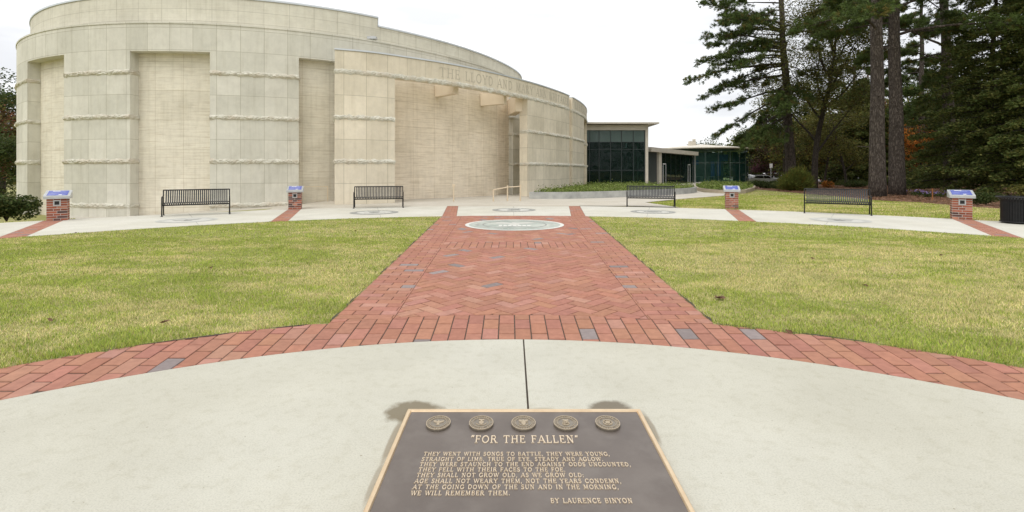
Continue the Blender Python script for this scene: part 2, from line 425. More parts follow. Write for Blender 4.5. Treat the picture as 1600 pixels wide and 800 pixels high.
# ------------------------------------------------------------------ bricks, each a block of its own inside one mesh per pavement
rb = random.Random(5)
def clip(poly, a, b):
    """keep the part of poly left of the line a->b"""
    out = []; n = len(poly); dx, dy = b[0]-a[0], b[1]-a[1]
    def side(p): return dx*(p[1]-a[1]) - dy*(p[0]-a[0])
    for i in range(n):
        p, q = poly[i], poly[(i+1) % n]; sp, sq = side(p), side(q)
        if sp >= 0: out.append(p)
        if (sp > 0 > sq) or (sp < 0 < sq):
            t = sp/(sp-sq); out.append((p[0]+t*(q[0]-p[0]), p[1]+t*(q[1]-p[1])))
    return out
def area(poly): return abs(sum(poly[i][0]*poly[(i+1)%len(poly)][1]-poly[(i+1)%len(poly)][0]*poly[i][1] for i in range(len(poly))))/2
def brick_col(grey=.032):
    t = rb.random()
    if t < grey: g = rb.uniform(.17, .24); return (g*1.18, g*.98, g*.93)
    v = rb.uniform(.90, 1.08)
    c = (.352*v, .164*v*rb.uniform(.95, 1.06), .112*v*rb.uniform(.94, 1.06))
    if rb.random() < .18: w = rb.uniform(.015, .05); c = tuple(k + w*.9 for k in c)      # efflorescence
    return c
def add_brick(mb, poly, ch=.004):
    poly = ccw(poly)
    if len(poly) < 3 or area(poly) < .0012: return
    cx = sum(p[0] for p in poly)/len(poly); cy = sum(p[1] for p in poly)/len(poly)
    c = brick_col(); dz = rb.uniform(-.0018, .0018); tx, ty = rb.gauss(0, .004), rb.gauss(0, .004)
    def z(p): return dz + tx*(p[0]-cx) + ty*(p[1]-cy)
    ins = [(cx+(p[0]-cx)*(1-.035), cy+(p[1]-cy)*(1-.035)) for p in poly]
    top = [(p[0], p[1], z(p)) for p in ins]; mid = [(p[0], p[1], z(p)-.004) for p in poly]; lo = [(p[0], p[1], -.03) for p in poly]
    mb.face(top, c=c); n = len(poly)
    for k in range(n):
        j = (k+1) % n
        mb.face([mid[k], mid[j], top[j], top[k]], c=c); mb.face([lo[k], lo[j], mid[j], mid[k]], c=c)

BW, BL, GAP = .146, .292, .0095
def rect(cx, cy, hx, hy, a=0):
    c, s = math.cos(a), math.sin(a)
    return [(cx + x*c - y*s, cy + x*s + y*c) for x, y in ((-hx,-hy),(hx,-hy),(hx,hy),(-hx,hy))]

# curved band round the plaza: running bond laid along the axis of the path, cut to the two arcs
def circ_cut(poly, r, keep_out):
    cx = sum(p[0] for p in poly)/len(poly); cy = sum(p[1] for p in poly)/len(poly)
    a = math.atan2(cx-PC[0], cy-PC[1]); d = (math.sin(a), math.cos(a)); n = (d[1], -d[0]); q = (PC[0]+d[0]*r, PC[1]+d[1]*r)
    A_, B_ = (q[0]-n[0], q[1]-n[1]), (q[0]+n[0], q[1]+n[1])
    return clip(poly, A_, B_) if keep_out else clip(poly, B_, A_)
mb = MB()
for k in range(-46, 47):
    for q in range(-14, 25):
        y = -1.5 + (q + (.5 if k % 2 else 0))*BL; y1 = y + BL; x0 = JX + (k-.5)*BW; x1 = x0 + BW; g = GAP/2
        fan = lambda x, yy: (JX + (x-JX)*(1 + .05*(yy-3.8)), yy)
        e = .0085; P = [fan(x0+g, y+e), fan(x1-g, y+e), fan(x1-g, y1-e), fan(x0+g, y1-e)]
        rr0 = [math.hypot(p[0]-PC[0], p[1]-PC[1]) for p in P]
        if max(rr0) < PR + .02 or min(rr0) > BR: continue
        if min(rr0) < PR + .006: P = circ_cut(P, PR + .006, True)
        if len(P) >= 3 and max(rr0) > BR: P = circ_cut(P, BR, False)
        if len(P) >= 3: add_brick(mb, P)
tag(mb.build('brick_band', M['brick'], merge=False), kind='structure')

# straight path: running-bond borders, herringbone field, a soldier band across it
Y_END = 16.25; BORD = .60
Y_SOL0, Y_SOL1 = gp(0, 387).y, gp(0, 378).y
mb = MB()
def band_limits(poly, y0, y1, left, right):
    (xl0, yl0), (xl1, yl1) = left; (xr0, yr0), (xr1, yr1) = right
    p = clip(poly, (-9, y0), (9, y0)); p = clip(p, (9, y1), (-9, y1)) if p else p
    p = clip(p, (xl1, yl1), (xl0, yl0)) if p else p
    p = clip(p, (xr0, yr0), (xr1, yr1)) if p else p
    return p
def ends(f0, f1): return ((f0, 4.0), (f1, 17.0))
xl4, xr4 = path_x(4.0); xl17, xr17 = path_x(17.0)
L_out, R_out = ends(xl4, xl17), ends(xr4, xr17)
L_in, R_in = ends(xl4+BORD, xl17+BORD+.06), ends(xr4-BORD, xr17-BORD-.06)
def outside_band(poly, r=BR+.004):
    """keep what lies beyond the curved band (tangent cut)"""
    cx = sum(p[0] for p in poly)/len(poly); cy = sum(p[1] for p in poly)/len(poly)
    a = math.atan2(cx-PC[0], cy-PC[1]); d = (math.sin(a), math.cos(a)); n = (d[1], -d[0])
    q = (PC[0]+d[0]*r, PC[1]+d[1]*r)
    return clip(poly, (q[0]-n[0], q[1]-n[1]), (q[0]+n[0], q[1]+n[1]))
def put(poly, y0, y1, L_, R_):
    p = outside_band(poly)
    if len(p) < 3: return
    p = band_limits(p, y0, y1, L_, R_)
    if p and len(p) >= 3: add_brick(mb, p)
rows = int((Y_END - 4.2)/BW)
for j in range(rows):
    y = 4.2 + (j+.5)*BW
    xl, xr = path_x(y)
    for side_, x0 in ((0, xl), (1, xr)):
        o = 0 if j % 2 else BL/2
        for q in range(-1, 3):
            cx = (x0 + q*BL + o + BL/2) if side_ == 0 else (x0 - q*BL - o - BL/2)
            put(rect(cx, y, BL/2-GAP/2, BW/2-GAP/2), 4.0, Y_END, L_out if side_ == 0 else R_in, L_in if side_ == 0 else R_out)
for k in range(-22, 23):
    cx = JX + k*BW
    for q in range(4):
        yb = Y_SOL0 + (0 if k % 2 else -BL/2) + q*BL
        put(rect(cx, yb+BL/2, BW/2-GAP/2, BL/2-GAP/2), Y_SOL0, Y_SOL1, L_in, R_in)
# herringbone at 45 degrees
s2 = BW; ca = math.cos(R(45)); sa = math.sin(R(45))
for i in range(-70, 130):
    for j in range(-70, 130):
        m4 = (i - j) % 4
        if m4 == 0: c = (i*s2 + BL/2, j*s2 + BW/2, BL/2, BW/2)
        elif m4 == 3: c = (i*s2 + BW/2, j*s2 + BL/2, BW/2, BL/2)
        else: continue
        P = [(c[0]-c[2]+GAP/2, c[1]-c[3]+GAP/2), (c[0]+c[2]-GAP/2, c[1]-c[3]+GAP/2), (c[0]+c[2]-GAP/2, c[1]+c[3]-GAP/2), (c[0]-c[2]+GAP/2, c[1]+c[3]-GAP/2)]
        P = [(JX + x*ca - y*sa, 5.0 + x*sa + y*ca) for x, y in P]
        xs = [p[0] for p in P]; ys = [p[1] for p in P]
        if max(xs) < -2.6 or min(xs) > 2.7 or max(ys) < 4.4 or min(ys) > Y_END: continue
        for (y0, y1) in ((4.0, Y_SOL0-.004), (Y_SOL1+.004, Y_END)):
            put(P, y0, y1, ends(L_in[0][0]+.006, L_in[1][0]+.006), ends(R_in[0][0]-.006, R_in[1][0]-.006))
tag(mb.build('brick_path', M['brick'], merge=False), kind='structure')
# sand bed under the bricks
sheet('sand_bed', ccw([(path_x(4.6)[0], 4.6), (path_x(4.6)[1], 4.6), (path_x(Y_END)[1], Y_END), (path_x(Y_END)[0], Y_END)]), -.008, M['sand'])
sheet('sand_band', ccw(arc_pts(PC, BR - .01, R(-118), R(118), 90) + arc_pts(PC, PR + .002, R(118), R(-118), 90)), -.0075, M['sand'])
# dark strip along the lawn edges: earth, and the turf's edge shadow painted in
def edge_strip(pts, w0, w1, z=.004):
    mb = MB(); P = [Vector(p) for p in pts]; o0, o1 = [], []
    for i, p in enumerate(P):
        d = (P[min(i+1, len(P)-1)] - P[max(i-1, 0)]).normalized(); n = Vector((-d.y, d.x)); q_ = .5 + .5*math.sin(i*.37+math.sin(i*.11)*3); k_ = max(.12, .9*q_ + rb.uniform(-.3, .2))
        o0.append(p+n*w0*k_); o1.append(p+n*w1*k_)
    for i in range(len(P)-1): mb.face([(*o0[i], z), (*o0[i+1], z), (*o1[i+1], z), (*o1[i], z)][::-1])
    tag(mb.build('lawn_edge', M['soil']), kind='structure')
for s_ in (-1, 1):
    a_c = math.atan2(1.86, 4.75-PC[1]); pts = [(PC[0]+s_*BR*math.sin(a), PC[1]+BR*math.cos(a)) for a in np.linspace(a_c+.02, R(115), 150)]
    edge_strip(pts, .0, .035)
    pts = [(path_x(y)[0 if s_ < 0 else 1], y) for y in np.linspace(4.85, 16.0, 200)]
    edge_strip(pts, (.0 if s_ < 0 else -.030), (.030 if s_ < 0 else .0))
# brick strips across the ring walk
for a in STRIPS:
    mb = MB(); d, n = strip_frame(a); t0, t1 = strip_t(a, 0, RIN) - .25, strip_t(a, 0, ROUT) + .25
    nr = int((t1-t0)/BW)
    for j in range(nr):
        tm = t0 + (j+.5)*(t1-t0)/nr; h = (t1-t0)/nr/2
        spans = [(-SW, 0), (0, SW)] if j % 2 else [(-SW, -SW/2), (-SW/2, SW/2), (SW/2, SW)]
        for (u0, u1) in spans:
            P = [SF+d*(tm-h+.003)+n*(u0+.004), SF+d*(tm-h+.003)+n*(u1-.004), SF+d*(tm+h-.003)+n*(u1-.004), SF+d*(tm+h-.003)+n*(u0+.004)]
            P = [(p.x, p.y) for p in P]; cx, cy = sum(p[0] for p in P)/4, sum(p[1] for p in P)/4
            for r_, out_ in ((RIN + .004, True), (ROUT - .004, False)):
                aa = math.atan2(cx-RC[0], cy-RC[1]); e = (math.sin(aa), math.cos(aa)); m_ = (e[1], -e[0]); q = (RC[0]+e[0]*r_, RC[1]+e[1]*r_)
                A_, B_ = (q[0]-m_[0], q[1]-m_[1]), (q[0]+m_[0], q[1]+m_[1])
                P = clip(P, A_, B_) if out_ else clip(P, B_, A_)
                if len(P) < 3: break
            if len(P) >= 3: add_brick(mb, P)
    tag(mb.build('brick_strip', M['brick'], merge=False), kind='structure')
# brick between the end of the path and the ring walk's edge (the ring is curved)
mb = MB()
for j in range(0, 4):
    y = Y_END + (j+.5)*BW
    for k in range(-12, 12):
        P = rect(JX + k*BL + (0 if j % 2 else BL/2), y, BL/2-GAP/2, BW/2-GAP/2)
        cx, cy = sum(p[0] for p in P)/4, sum(p[1] for p in P)/4
        if not (path_x(y)[0] < cx < path_x(y)[1]): continue
        if max(math.hypot(p[0]-RC[0], p[1]-RC[1]) for p in P) > RIN: continue
        add_brick(mb, P)
tag(mb.build('brick_edge', M['brick'], merge=False), kind='structure') if mb.f else None

# ------------------------------------------------------------------ emblems and lettering
def arc(cx, cy, rx, ry, a0, a1, n=10): return [(cx + rx*math.cos(R(a0+(a1-a0)*k/n)), cy + ry*math.sin(R(a0+(a1-a0)*k/n))) for k in range(n+1)]
T, t = .135, .075
GL = {
 'A': (.90, [(t, [(.10,0),(.46,1)]), (T, [(.46,1),(.80,0)]), (t, [(.22,.34),(.68,.34)])], [(.10,0),(.80,0)]),
 'B': (.76, [(T, [(.18,0),(.18,1)]), (t, [(.18,.96),(.42,.96)]+arc(.42,.75,.2,.21,90,-90)+[(.18,.54)]), (t, [(.42,.52)]+arc(.42,.28,.25,.24,90,-90)+[(.18,.04)])], []),
 'C': (.84, [(T, arc(.47,.5,.36,.47,48,312,18)), (t, [(.72,.70),(.74,.95)]), (t, [(.72,.30),(.74,.06)])], []),
 'D': (.88, [(T, [(.18,0),(.18,1)]), (T*.8, [(.18,.96),(.4,.96)]+arc(.4,.5,.36,.46,90,-90,14)+[(.18,.04)])], []),
 'E': (.74, [(T, [(.18,0),(.18,1)]), (t, [(.06,.96),(.62,.96),(.62,.78)]), (t, [(.18,.52),(.5,.52)]), (t, [(.5,.62),(.5,.42)]), (t, [(.06,.04),(.66,.04),(.66,.24)])], []),
 'F': (.70, [(T, [(.18,0),(.18,1)]), (t, [(.06,.96),(.62,.96),(.62,.76)]), (t, [(.18,.52),(.5,.52)]), (t, [(.5,.63),(.5,.41)])], [(.18,0)]),
 'G': (.90, [(T, arc(.47,.5,.37,.47,48,320,18)), (T, [(.74,.06),(.74,.42)]), (t, [(.73,.72),(.74,.95)])], [(.74,.42)]),
 'H': (.94, [(T, [(.2,0),(.2,1)]), (T, [(.74,0),(.74,1)]), (t, [(.2,.52),(.74,.52)])], [(.2,0),(.2,1),(.74,0),(.74,1)]),
 'I': (.42, [(T, [(.21,0),(.21,1)])], [(.21,0),(.21,1)]),
 'K': (.88, [(T, [(.2,0),(.2,1)]), (t, [(.2,.42),(.7,1)]), (T, [(.38,.6),(.74,0)])], [(.2,0),(.2,1),(.7,1),(.74,0)]),
 'L': (.70, [(T, [(.18,0),(.18,1)]), (t, [(.06,.04),(.62,.04),(.62,.26)])], [(.18,1)]),
 'M': (1.08, [(t, [(.18,0),(.22,1)]), (T, [(.22,1),(.53,.08)]), (t, [(.53,.08),(.84,1)]), (T, [(.84,1),(.88,0)])], [(.18,0),(.2,1),(.86,1),(.88,0)]),
 'N': (.94, [(t, [(.2,0),(.2,1)]), (T, [(.2,1),(.74,0)]), (t, [(.74,0),(.74,1)])], [(.2,0),(.16,1),(.74,1)]),
 'O': (.94, [(T*.9, arc(.47,.5,.36,.46,0,360,24))], []),
 'P': (.72, [(T, [(.18,0),(.18,1)]), (t, [(.18,.96),(.4,.96)]+arc(.4,.72,.22,.24,90,-90)+[(.18,.48)])], [(.18,0)]),
 'R': (.86, [(T, [(.18,0),(.18,1)]), (t*1.2, [(.18,.96),(.42,.96)]+arc(.42,.74,.2,.22,90,-90)+[(.18,.52)]), (T, [(.42,.52),(.74,0)])], [(.18,0),(.76,0)]),
 'S': (.66, [(T*.85, arc(.33,.74,.2,.22,35,235,12)+arc(.33,.27,.23,.24,80,-145,12)), (t, [(.52,.76),(.54,.97)]), (t, [(.1,.24),(.09,.03)])], []),
 'T': (.84, [(T, [(.42,0),(.42,1)]), (t, [(.1,.76),(.1,.96),(.74,.96),(.74,.76)])], [(.42,0)]),
 'U': (.92, [(T, [(.2,1),(.2,.36)]+arc(.47,.34,.27,.31,180,270,7)), (t, arc(.47,.34,.27,.31,270,360,7)+[(.74,1)])], [(.2,1),(.74,1)]),
 'V': (.88, [(T, [(.1,1),(.46,0)]), (t, [(.46,0),(.8,1)])], [(.1,1),(.8,1)]),
 'W': (1.2, [(T, [(.1,1),(.38,0)]), (t, [(.38,0),(.6,.92)]), (T, [(.6,.92),(.86,0)]), (t, [(.86,0),(1.12,1)])], [(.1,1),(.58,1),(1.1,1)]),
 'Y': (.84, [(T, [(.1,1),(.42,.48)]), (t, [(.74,1),(.42,.48)]), (T, [(.42,.48),(.42,0)])], [(.1,1),(.74,1),(.42,0)]),
 ',': (.30, [(T, [(.15,.1),(.15,.0),(.08,-.16)])], []), '.': (.30, [(T, [(.15,.0),(.15,.14)])], []),
 ':': (.30, [(T, [(.15,.0),(.15,.14)]), (T, [(.15,.5),(.15,.64)])], []),
 '<': (.46, [(T*.9, [(.12,.78),(.2,1.04)]), (T*.9, [(.3,.78),(.38,1.04)])], []),
 '>': (.46, [(T*.9, [(.12,.76),(.2,1.02)]), (T*.9, [(.3,.76),(.38,1.02)])], []),
 ' ': (.48, [], []),
}
def ribbon(pts, w):
    """quads along a polyline with mitred corners"""
    n = len(pts); P = [Vector(p).to_2d() for p in pts]; Ls, Rs = [], []
    closed = (P[0]-P[-1]).length < 1e-6
    for i in range(n):
        a = P[i-1] if i else (P[-2] if closed else None); b = P[i+1] if i < n-1 else (P[1] if closed else None)
        d1 = (P[i]-a).normalized() if a is not None else None; d2 = (b-P[i]).normalized() if b is not None else None
        if d1 is None: d1 = d2
        if d2 is None: d2 = d1
        tn = (d1+d2); tn = tn.normalized() if tn.length > 1e-4 else d1
        nn = Vector((-tn.y, tn.x)); k = 1/max(.5, abs(nn.dot(Vector((-d1.y, d1.x)))))
        Ls.append(P[i]+nn*w/2*k); Rs.append(P[i]-nn*w/2*k)
    return [[tuple(Rs[i]), tuple(Rs[i+1]), tuple(Ls[i+1]), tuple(Ls[i])] for i in range(n-1)]
def text_polys(s, track=.06):
    out = []; x = 0
    for ch in s:
        w, strokes, serifs = GL[ch]
        for (sw, pts) in strokes: out.append([[(x+p[0], p[1]) for p in q] for q in ribbon([(p[0], p[1]) for p in pts], sw)])
        for (sxx, sy) in serifs:
            yy = .03 if sy < .5 and sy == 0 else (sy - .03 if sy == 1 else sy)
            out.append([[(x+sxx-.16, yy-.032), (x+sxx+.16, yy-.032), (x+sxx+.16, yy+.032), (x+sxx-.16, yy+.032)]])
        x += w + track
    return out, x - track

EAGLE = [(0,.42),(.10,.55),(.05,.66),(-.09,.66),(-.16,.56),(-.10,.50),(-.12,.36),(-.34,.46),(-.62,.62),(-.86,.64),(-.92,.44),(-.80,.20),(-.62,.02),(-.40,-.06),(-.20,-.10),(-.22,-.32),(-.30,-.62),(0,-.72),
         (.30,-.62),(.22,-.32),(.20,-.10),(.40,-.06),(.62,.02),(.80,.20),(.92,.44),(.86,.64),(.62,.62),(.34,.46),(.12,.36)]
SHIELD = [(-.34,.30),(0,.36),(.34,.30),(.34,-.06),(.22,-.32),(0,-.48),(-.22,-.32),(-.34,-.06)]
def xf(poly, s=1, dx=0, dy=0, a=0):
    c, n = math.cos(a), math.sin(a); return [((x*c-y*n)*s+dx, (x*n+y*c)*s+dy) for x, y in poly]
def anchor(a=0, s=1.0):
    q = []
    for pl, w in (([(0,-.7),(0,.6)], .12), ([(-.3,.36),(.3,.36)], .1), (arc(0,-.15,.52,.55,200,340,8), .13), (arc(0,.7,.11,.11,0,360,8), .07)):
        q += [xf(k, s, 0, 0, a) for k in ribbon(pl, w)]
    return q
def emblem(kind):
    """polygons of an emblem inside the unit circle"""
    P = []
    if kind == 'eagle': P += [xf(EAGLE, .66, 0, -.02)] + [xf(SHIELD, .3, 0, -.02)]
    if kind == 'shield': P += [xf(SHIELD, .78, 0, 0)] + [xf(EAGLE, .36, 0, .42)] + ribbon(arc(0, .1, .62, .62, 205, 335, 12), .07)
    if kind == 'eagle_wide': P += [xf(EAGLE, .60, 0, .16)] + ribbon([(-.5,.02),(.5,.02)], .09) + [xf(SHIELD, .7, 0, -.2)] + ribbon(arc(0, 0, .6, .6, 215, 325, 12), .08)
    if kind == 'globe': P += [xf(EAGLE, .36, 0, .34)] + ribbon(arc(0, -.16, .36, .34, 0, 360, 18), .09) + ribbon([(-.36,-.16),(.36,-.16)], .07) + ribbon(arc(0, -.16, .16, .34, 90, 270, 8), .06) + [xf(q, .62, 0, -.1, R(-35)) for q in anchor()]
    if kind == 'anchors': P += [xf(q, .72, 0, 0, R(45)) for q in anchor()] + [xf(q, .72, 0, 0, R(-45)) for q in anchor()] + [arc(0, 0, .26, .26, 0, 330, 11)] + ribbon(arc(0, 0, .5, .5, 0, 360, 24), .07)
    if kind == 'star': P += [[(0 + (.62 if k % 2 == 0 else .25)*math.sin(k*math.pi/5), (.62 if k % 2 == 0 else .25)*math.cos(k*math.pi/5)) for k in range(10)]]
    return P
def ring_marks(n, r, l, w):
    out = []
    for k in range(n):
        if rb.random() < .16: continue
        a = 2*math.pi*k/n
        out.append([(r*math.sin(a)*s_+math.cos(a)*u, r*math.cos(a)*s_-math.sin(a)*u) for s_, u in ((1-l, -w), (1-l, w), (1+l, w), (1+l, -w))])
    return out
def circle(r, n=48): return [(r*math.cos(2*math.pi*k/n), r*math.sin(2*math.pi*k/n)) for k in range(n)]
def annulus(mb, r0, r1, z, n=64, m=0):
    a, b = circle(r0, n), circle(r1, n)
    for k in range(n):
        j = (k+1) % n; mb.face([(*a[k], z), (*b[k], z), (*b[j], z), (*a[j], z)], m=m)
def flat(name, polys_, z, mat_, parent, s=1.0, step=.0003, thick=.0):
    mb = MB()
    for k, p in enumerate(polys_):
        p = ccw([(x*s, y*s) for x, y in p])
        if thick: mb.prism(p, z, z + thick + (k % 5)*step)
        else: mb.face([(x, y, z + (k % 5)*step) for x, y in p])
    return mb.build(name, mat_, parent, merge=False)

# ---- the large seal set in the brick path
c = gp(804, 351)
seal = tag(empty('pavement_seal', (c.x, c.y, 0)), 'large round pavement seal with white rim set in the red brick path', 'seal')
mb = MB(); mb.face([(*p, .004) for p in circle(1.28, 64)]); mb.build('disc', M['green_inlay'], seal, merge=False)
mb = MB(); annulus(mb, 1.27, 1.375, .006, 72); mb.build('rim', M['white_inlay'], seal, merge=False)
mb = MB(); annulus(mb, .86, .90, .0075, 64); mb.build('inner_ring', M['grey_inlay'], seal, merge=False)
flat('eagle', [xf(EAGLE, .62, 0, .16)], .008, M['pale_inlay'], seal)
flat('bars', [xf([(-.045,-.16),(.045,-.16),(.045,.16),(-.045,.16)], 1, -.39+.13*k, -.30) for k in range(7)] + [xf([(-.42,-.03),(.42,-.03),(.42,.03),(-.42,.03)], 1, 0, -.52)], .0095, M['white_inlay'], seal)
flat('lettering', ring_marks(40, 1.04, .05, .022), .0085, M['pale_inlay'], seal)
# ---- five seals in the ring walk
specs = [(293, 344, .80, 'eagle', 'faded_inlay', 'faded round pavement seal in front of the left-hand long bench'),
         (585, 332, .85, 'shield', 'grey_inlay', 'grey ringed pavement seal in front of the bench beside the entry block'),
         (803, 328, .84, 'globe', 'grey_inlay', 'grey ringed pavement seal between the two central brick strips, above the large seal'),
         (1020, 331, .80, 'anchors', 'grey_inlay', 'dark grey pavement seal in front of the bench before the glass building'),
         (1312, 344, .80, 'eagle_wide', 'faded_inlay', 'sketchy grey pavement seal in front of the bench by the pine trunks')]
for (px, py, r, kind, m_, lab) in specs:
    c = gp(px, py)
    s_ = tag(empty('pavement_seal', (c.x, c.y, 0), -math.atan2(c.x-RC[0], c.y-RC[1])), lab, 'seal', 'seals set into the ring walk')
    mb = MB(); mb.face([(*p, .004) for p in circle(r*.99, 48)]); mb.build('disc', M['pale_inlay'], s_, merge=False)
    mb = MB(); annulus(mb, r*.72, r, .0055, 48); mb.build('rim', M[m_], s_, merge=False)
    flat('lettering', ring_marks(32, r*.86, .06, .022), .007, M['pale_inlay'], s_)
    flat('emblem', emblem(kind), .0065, M['grey_inlay'], s_, r*.78)

# ------------------------------------------------------------------ bronze plaque set flat in the plaza
PZ = .028
pt = gp(818, 640, PZ)
px0, px1 = gp(640, 640, PZ).x, gp(998, 640, PZ).x
px0 -= .012; px1 += .010
ptop = pt.y; pbot = ptop - 1.14; pcx = (px0 + px1)/2
plq = tag(empty('memorial_plaque', (pcx, (ptop+pbot)/2, 0)), 'brown bronze plaque with raised golden poem lettering, set in the concrete plaza', 'plaque')
hx, hy = (px1-px0)/2, (ptop-pbot)/2
mb = MB(); mb.box((-hx+.03, -hy+.03, .001), (hx-.03, hy-.03, PZ)); mb.build('plate', M['bronze'], plq)
mb = MB()
def bev(a, b, c_, d): mb.face([a, b, c_, d])
o_ = [(-hx,-hy),(hx,-hy),(hx,hy),(-hx,hy)]; i_ = [(-hx+.030,-hy+.030),(hx-.030,-hy+.030),(hx-.030,hy-.030),(-hx+.030,hy-.030)]
for k in range(4):
    j = (k+1) % 4
    o2 = [(x*(1-.006/abs(x)), y*(1-.006/abs(y))) for x, y in o_]; i2 = [(x*(1+.006/abs(x)), y*(1+.006/abs(y))) for x, y in i_]
    bev((*o_[k], .001), (*o_[j], .001), (*o_[j], PZ), (*o_[k], PZ)); bev((*o_[k], PZ), (*o_[j], PZ), (*o2[j], PZ+.007), (*o2[k], PZ+.007))
    bev((*o2[k], PZ+.007), (*o2[j], PZ+.007), (*i2[j], PZ+.007), (*i2[k], PZ+.007)); bev((*i2[k], PZ+.007), (*i2[j], PZ+.007), (*i_[j], PZ-.003), (*i_[k], PZ-.003))
mb.build('border', M['bronze_rim'], plq)
kinds = ['eagle', 'shield', 'eagle_wide', 'globe', 'anchors']
labs = ['raised medallion with an eagle', 'raised medallion with a crested shield', 'raised medallion with an eagle over a shield', 'raised medallion with eagle, globe and anchor', 'raised medallion with crossed anchors']
for k, pxm in enumerate((685, 752, 818, 884, 949.5)):
    g = gp(pxm, 661.5, PZ + .008)
    mb = MB(); mb.prism(circle(.071, 40), 0, .012)
    md = mb.build('medallion', M['medal'], plq, bevel=.002, loc=(g.x-pcx, g.y-(ptop+pbot)/2, PZ))
    md['label'] = labs[k]; md.scale = (1, 1.10, 1)
    mb = MB()
    for (r0, r1) in ((.066, .0705), (.0475, .0495)):
        for q in ribbon(arc(0, 0, (r0+r1)/2, (r0+r1)/2, 0, 360, 40), r1-r0): mb.prism(ccw(q), .0115, .0150)
    mb.build('rim', M['medal_gold'], md, merge=False)
    mk = MB()
    for q in ring_marks(26, .058, .075, .0016): mk.prism(ccw(q), .0115, .0140)
    mk.build('lettering', M['medal_gold'], md, merge=False)
    flat('emblem', emblem(kinds[k]), .0115, M['medal_gold'], md, .052, .0004, .003)
LINES = [("<FOR THE FALLEN>", 735, 904, 687, 11.5, .10), ("THEY WENT WITH SONGS TO BATTLE, THEY WERE YOUNG,", 662, 952, 710.0, 5.7, .12), ("STRAIGHT OF LIMB, TRUE OF EYE, STEADY AND AGLOW.", 659, 942, 718.2, 5.8, .12),
         ("THEY WERE STAUNCH TO THE END AGAINST ODDS UNCOUNTED,", 656, 985, 726.3, 5.95, .12), ("THEY FELL WITH THEIR FACES TO THE FOE.", 654, 883, 734.6, 6.1, .12), ("THEY SHALL NOT GROW OLD, AS WE GROW OLD:", 651, 912, 743.2, 6.3, .12),
         ("AGE SHALL NOT WEARY THEM, NOT THE YEARS CONDEMN,", 648, 970, 752.4, 6.5, .12), ("AT THE GOING DOWN OF THE SUN AND IN THE MORNING,", 645, 966, 761.8, 6.7, .12), ("WE WILL REMEMBER THEM.", 642, 797, 771.4, 6.9, .12), ("BY LAURENCE BINYON", 860, 988, 783.2, 7.4, .12)]
mb = MB(); cnt = 0
for (s_, xa, xb, yc, hpx, tr) in LINES:
    ps, wd = text_polys(s_, tr)
    y0 = gp(800, yc + hpx/2, PZ).y; y1 = gp(800, yc - hpx/2, PZ).y; X0 = gp(xa, yc, PZ).x; X1 = gp(xb, yc, PZ).x
    for st in ps:
        cnt += 1
        for q in st:
            q2 = ccw([(X0 + p[0]/wd*(X1-X0) - pcx, y0 + p[1]*(y1-y0) - (ptop+pbot)/2) for p in q])
            if area(q2) > 1e-9: mb.prism(q2, PZ - .001, PZ + .0034 + (cnt % 4)*.0003)
mb.build('lettering', M['bronze_gold'], plq, merge=False)
# ------------------------------------------------------------------ museum: stone drum with recessed bays, an upper drum and a curved entry screen
CC = Vector((-15.3, 34.65))
def spline(pts, n=12):
    """Catmull-Rom through pts"""
    P = [Vector(p) for p in pts]; P = [2*P[0]-P[1]] + P + [2*P[-1]-P[-2]]; out = []
    for i in range(1, len(P)-2):
        for k in range(n):
            u = k/n; a, b, c, d = P[i-1], P[i], P[i+1], P[i+2]
            out.append(.5*((2*b)+(c-a)*u+(2*a-5*b+4*c-d)*u*u+(3*b-a-3*c+d)*u**3))
    out.append(P[-2]); return out
_th = [-330, -290, -250, -210, -180, -140, -100, -70, -50, -36.8, -17.1, 0, 13.6, 30, 36]
_rr = [16.5, 15.0, 13.9, 13.6, 13.56, 13.53, 13.40, 13.35, 13.35, 13.36, 14.07, 15.3, 16.7, 17.2, 17.0]
def drum_r(th):
    return float(np.interp(th, _th, _rr))
_sth = np.linspace(-262, 40, 605); _srr = np.array([drum_r(a) for a in _sth])
_ker = np.ones(41)/41; _srr = np.convolve(np.pad(_srr, 20, mode='edge'), _ker, mode='valid')
def drum_pt(th, d=0.0):
    r = float(np.interp(th, _sth, _srr)) + d
    return Vector((CC.x + r*math.cos(R(th)), CC.y + r*math.sin(R(th))))
class Curve:
    def __init__(s, pts):
        s.p = [Vector(p) for p in pts]; s.s = [0.0]
        for a, b in zip(s.p, s.p[1:]): s.s.append(s.s[-1] + (b-a).length)
    def at(s, u):
        u = min(max(u, 0), s.s[-1]); i = int(np.searchsorted(s.s, u)); i = min(max(i, 1), len(s.p)-1)
        f = (u - s.s[i-1])/max(1e-9, s.s[i]-s.s[i-1]); return s.p[i-1].lerp(s.p[i], f)
    def nrm(s, u):
        a, b = s.at(max(0, u-.15)), s.at(min(s.s[-1], u+.15)); d = (b-a).normalized(); return Vector((d.y, -d.x))
    def off(s, u, d): return s.at(u) + s.nrm(u)*d
    def hit(s, px):
        """arc length of the first crossing with the sight line of a column of the photograph"""
        k = (px-800)/F; best = None
        for i in range(len(s.p)-1):
            a, b = s.p[i], s.p[i+1]; fa, fb = a.x-k*a.y, b.x-k*b.y
            if fa*fb <= 0 and fa != fb:
                u = fa/(fa-fb); q = a.lerp(b, u)
                if best is None or q.y < best[0]: best = (q.y, s.s[i]+u*(s.s[i+1]-s.s[i]))
        return best[1] if best else None
LOW = .5
ths = np.linspace(-262, 38, 420)
D_out = Curve([drum_pt(a, LOW) for a in ths]); D_up = Curve([drum_pt(a, 0) for a in ths])
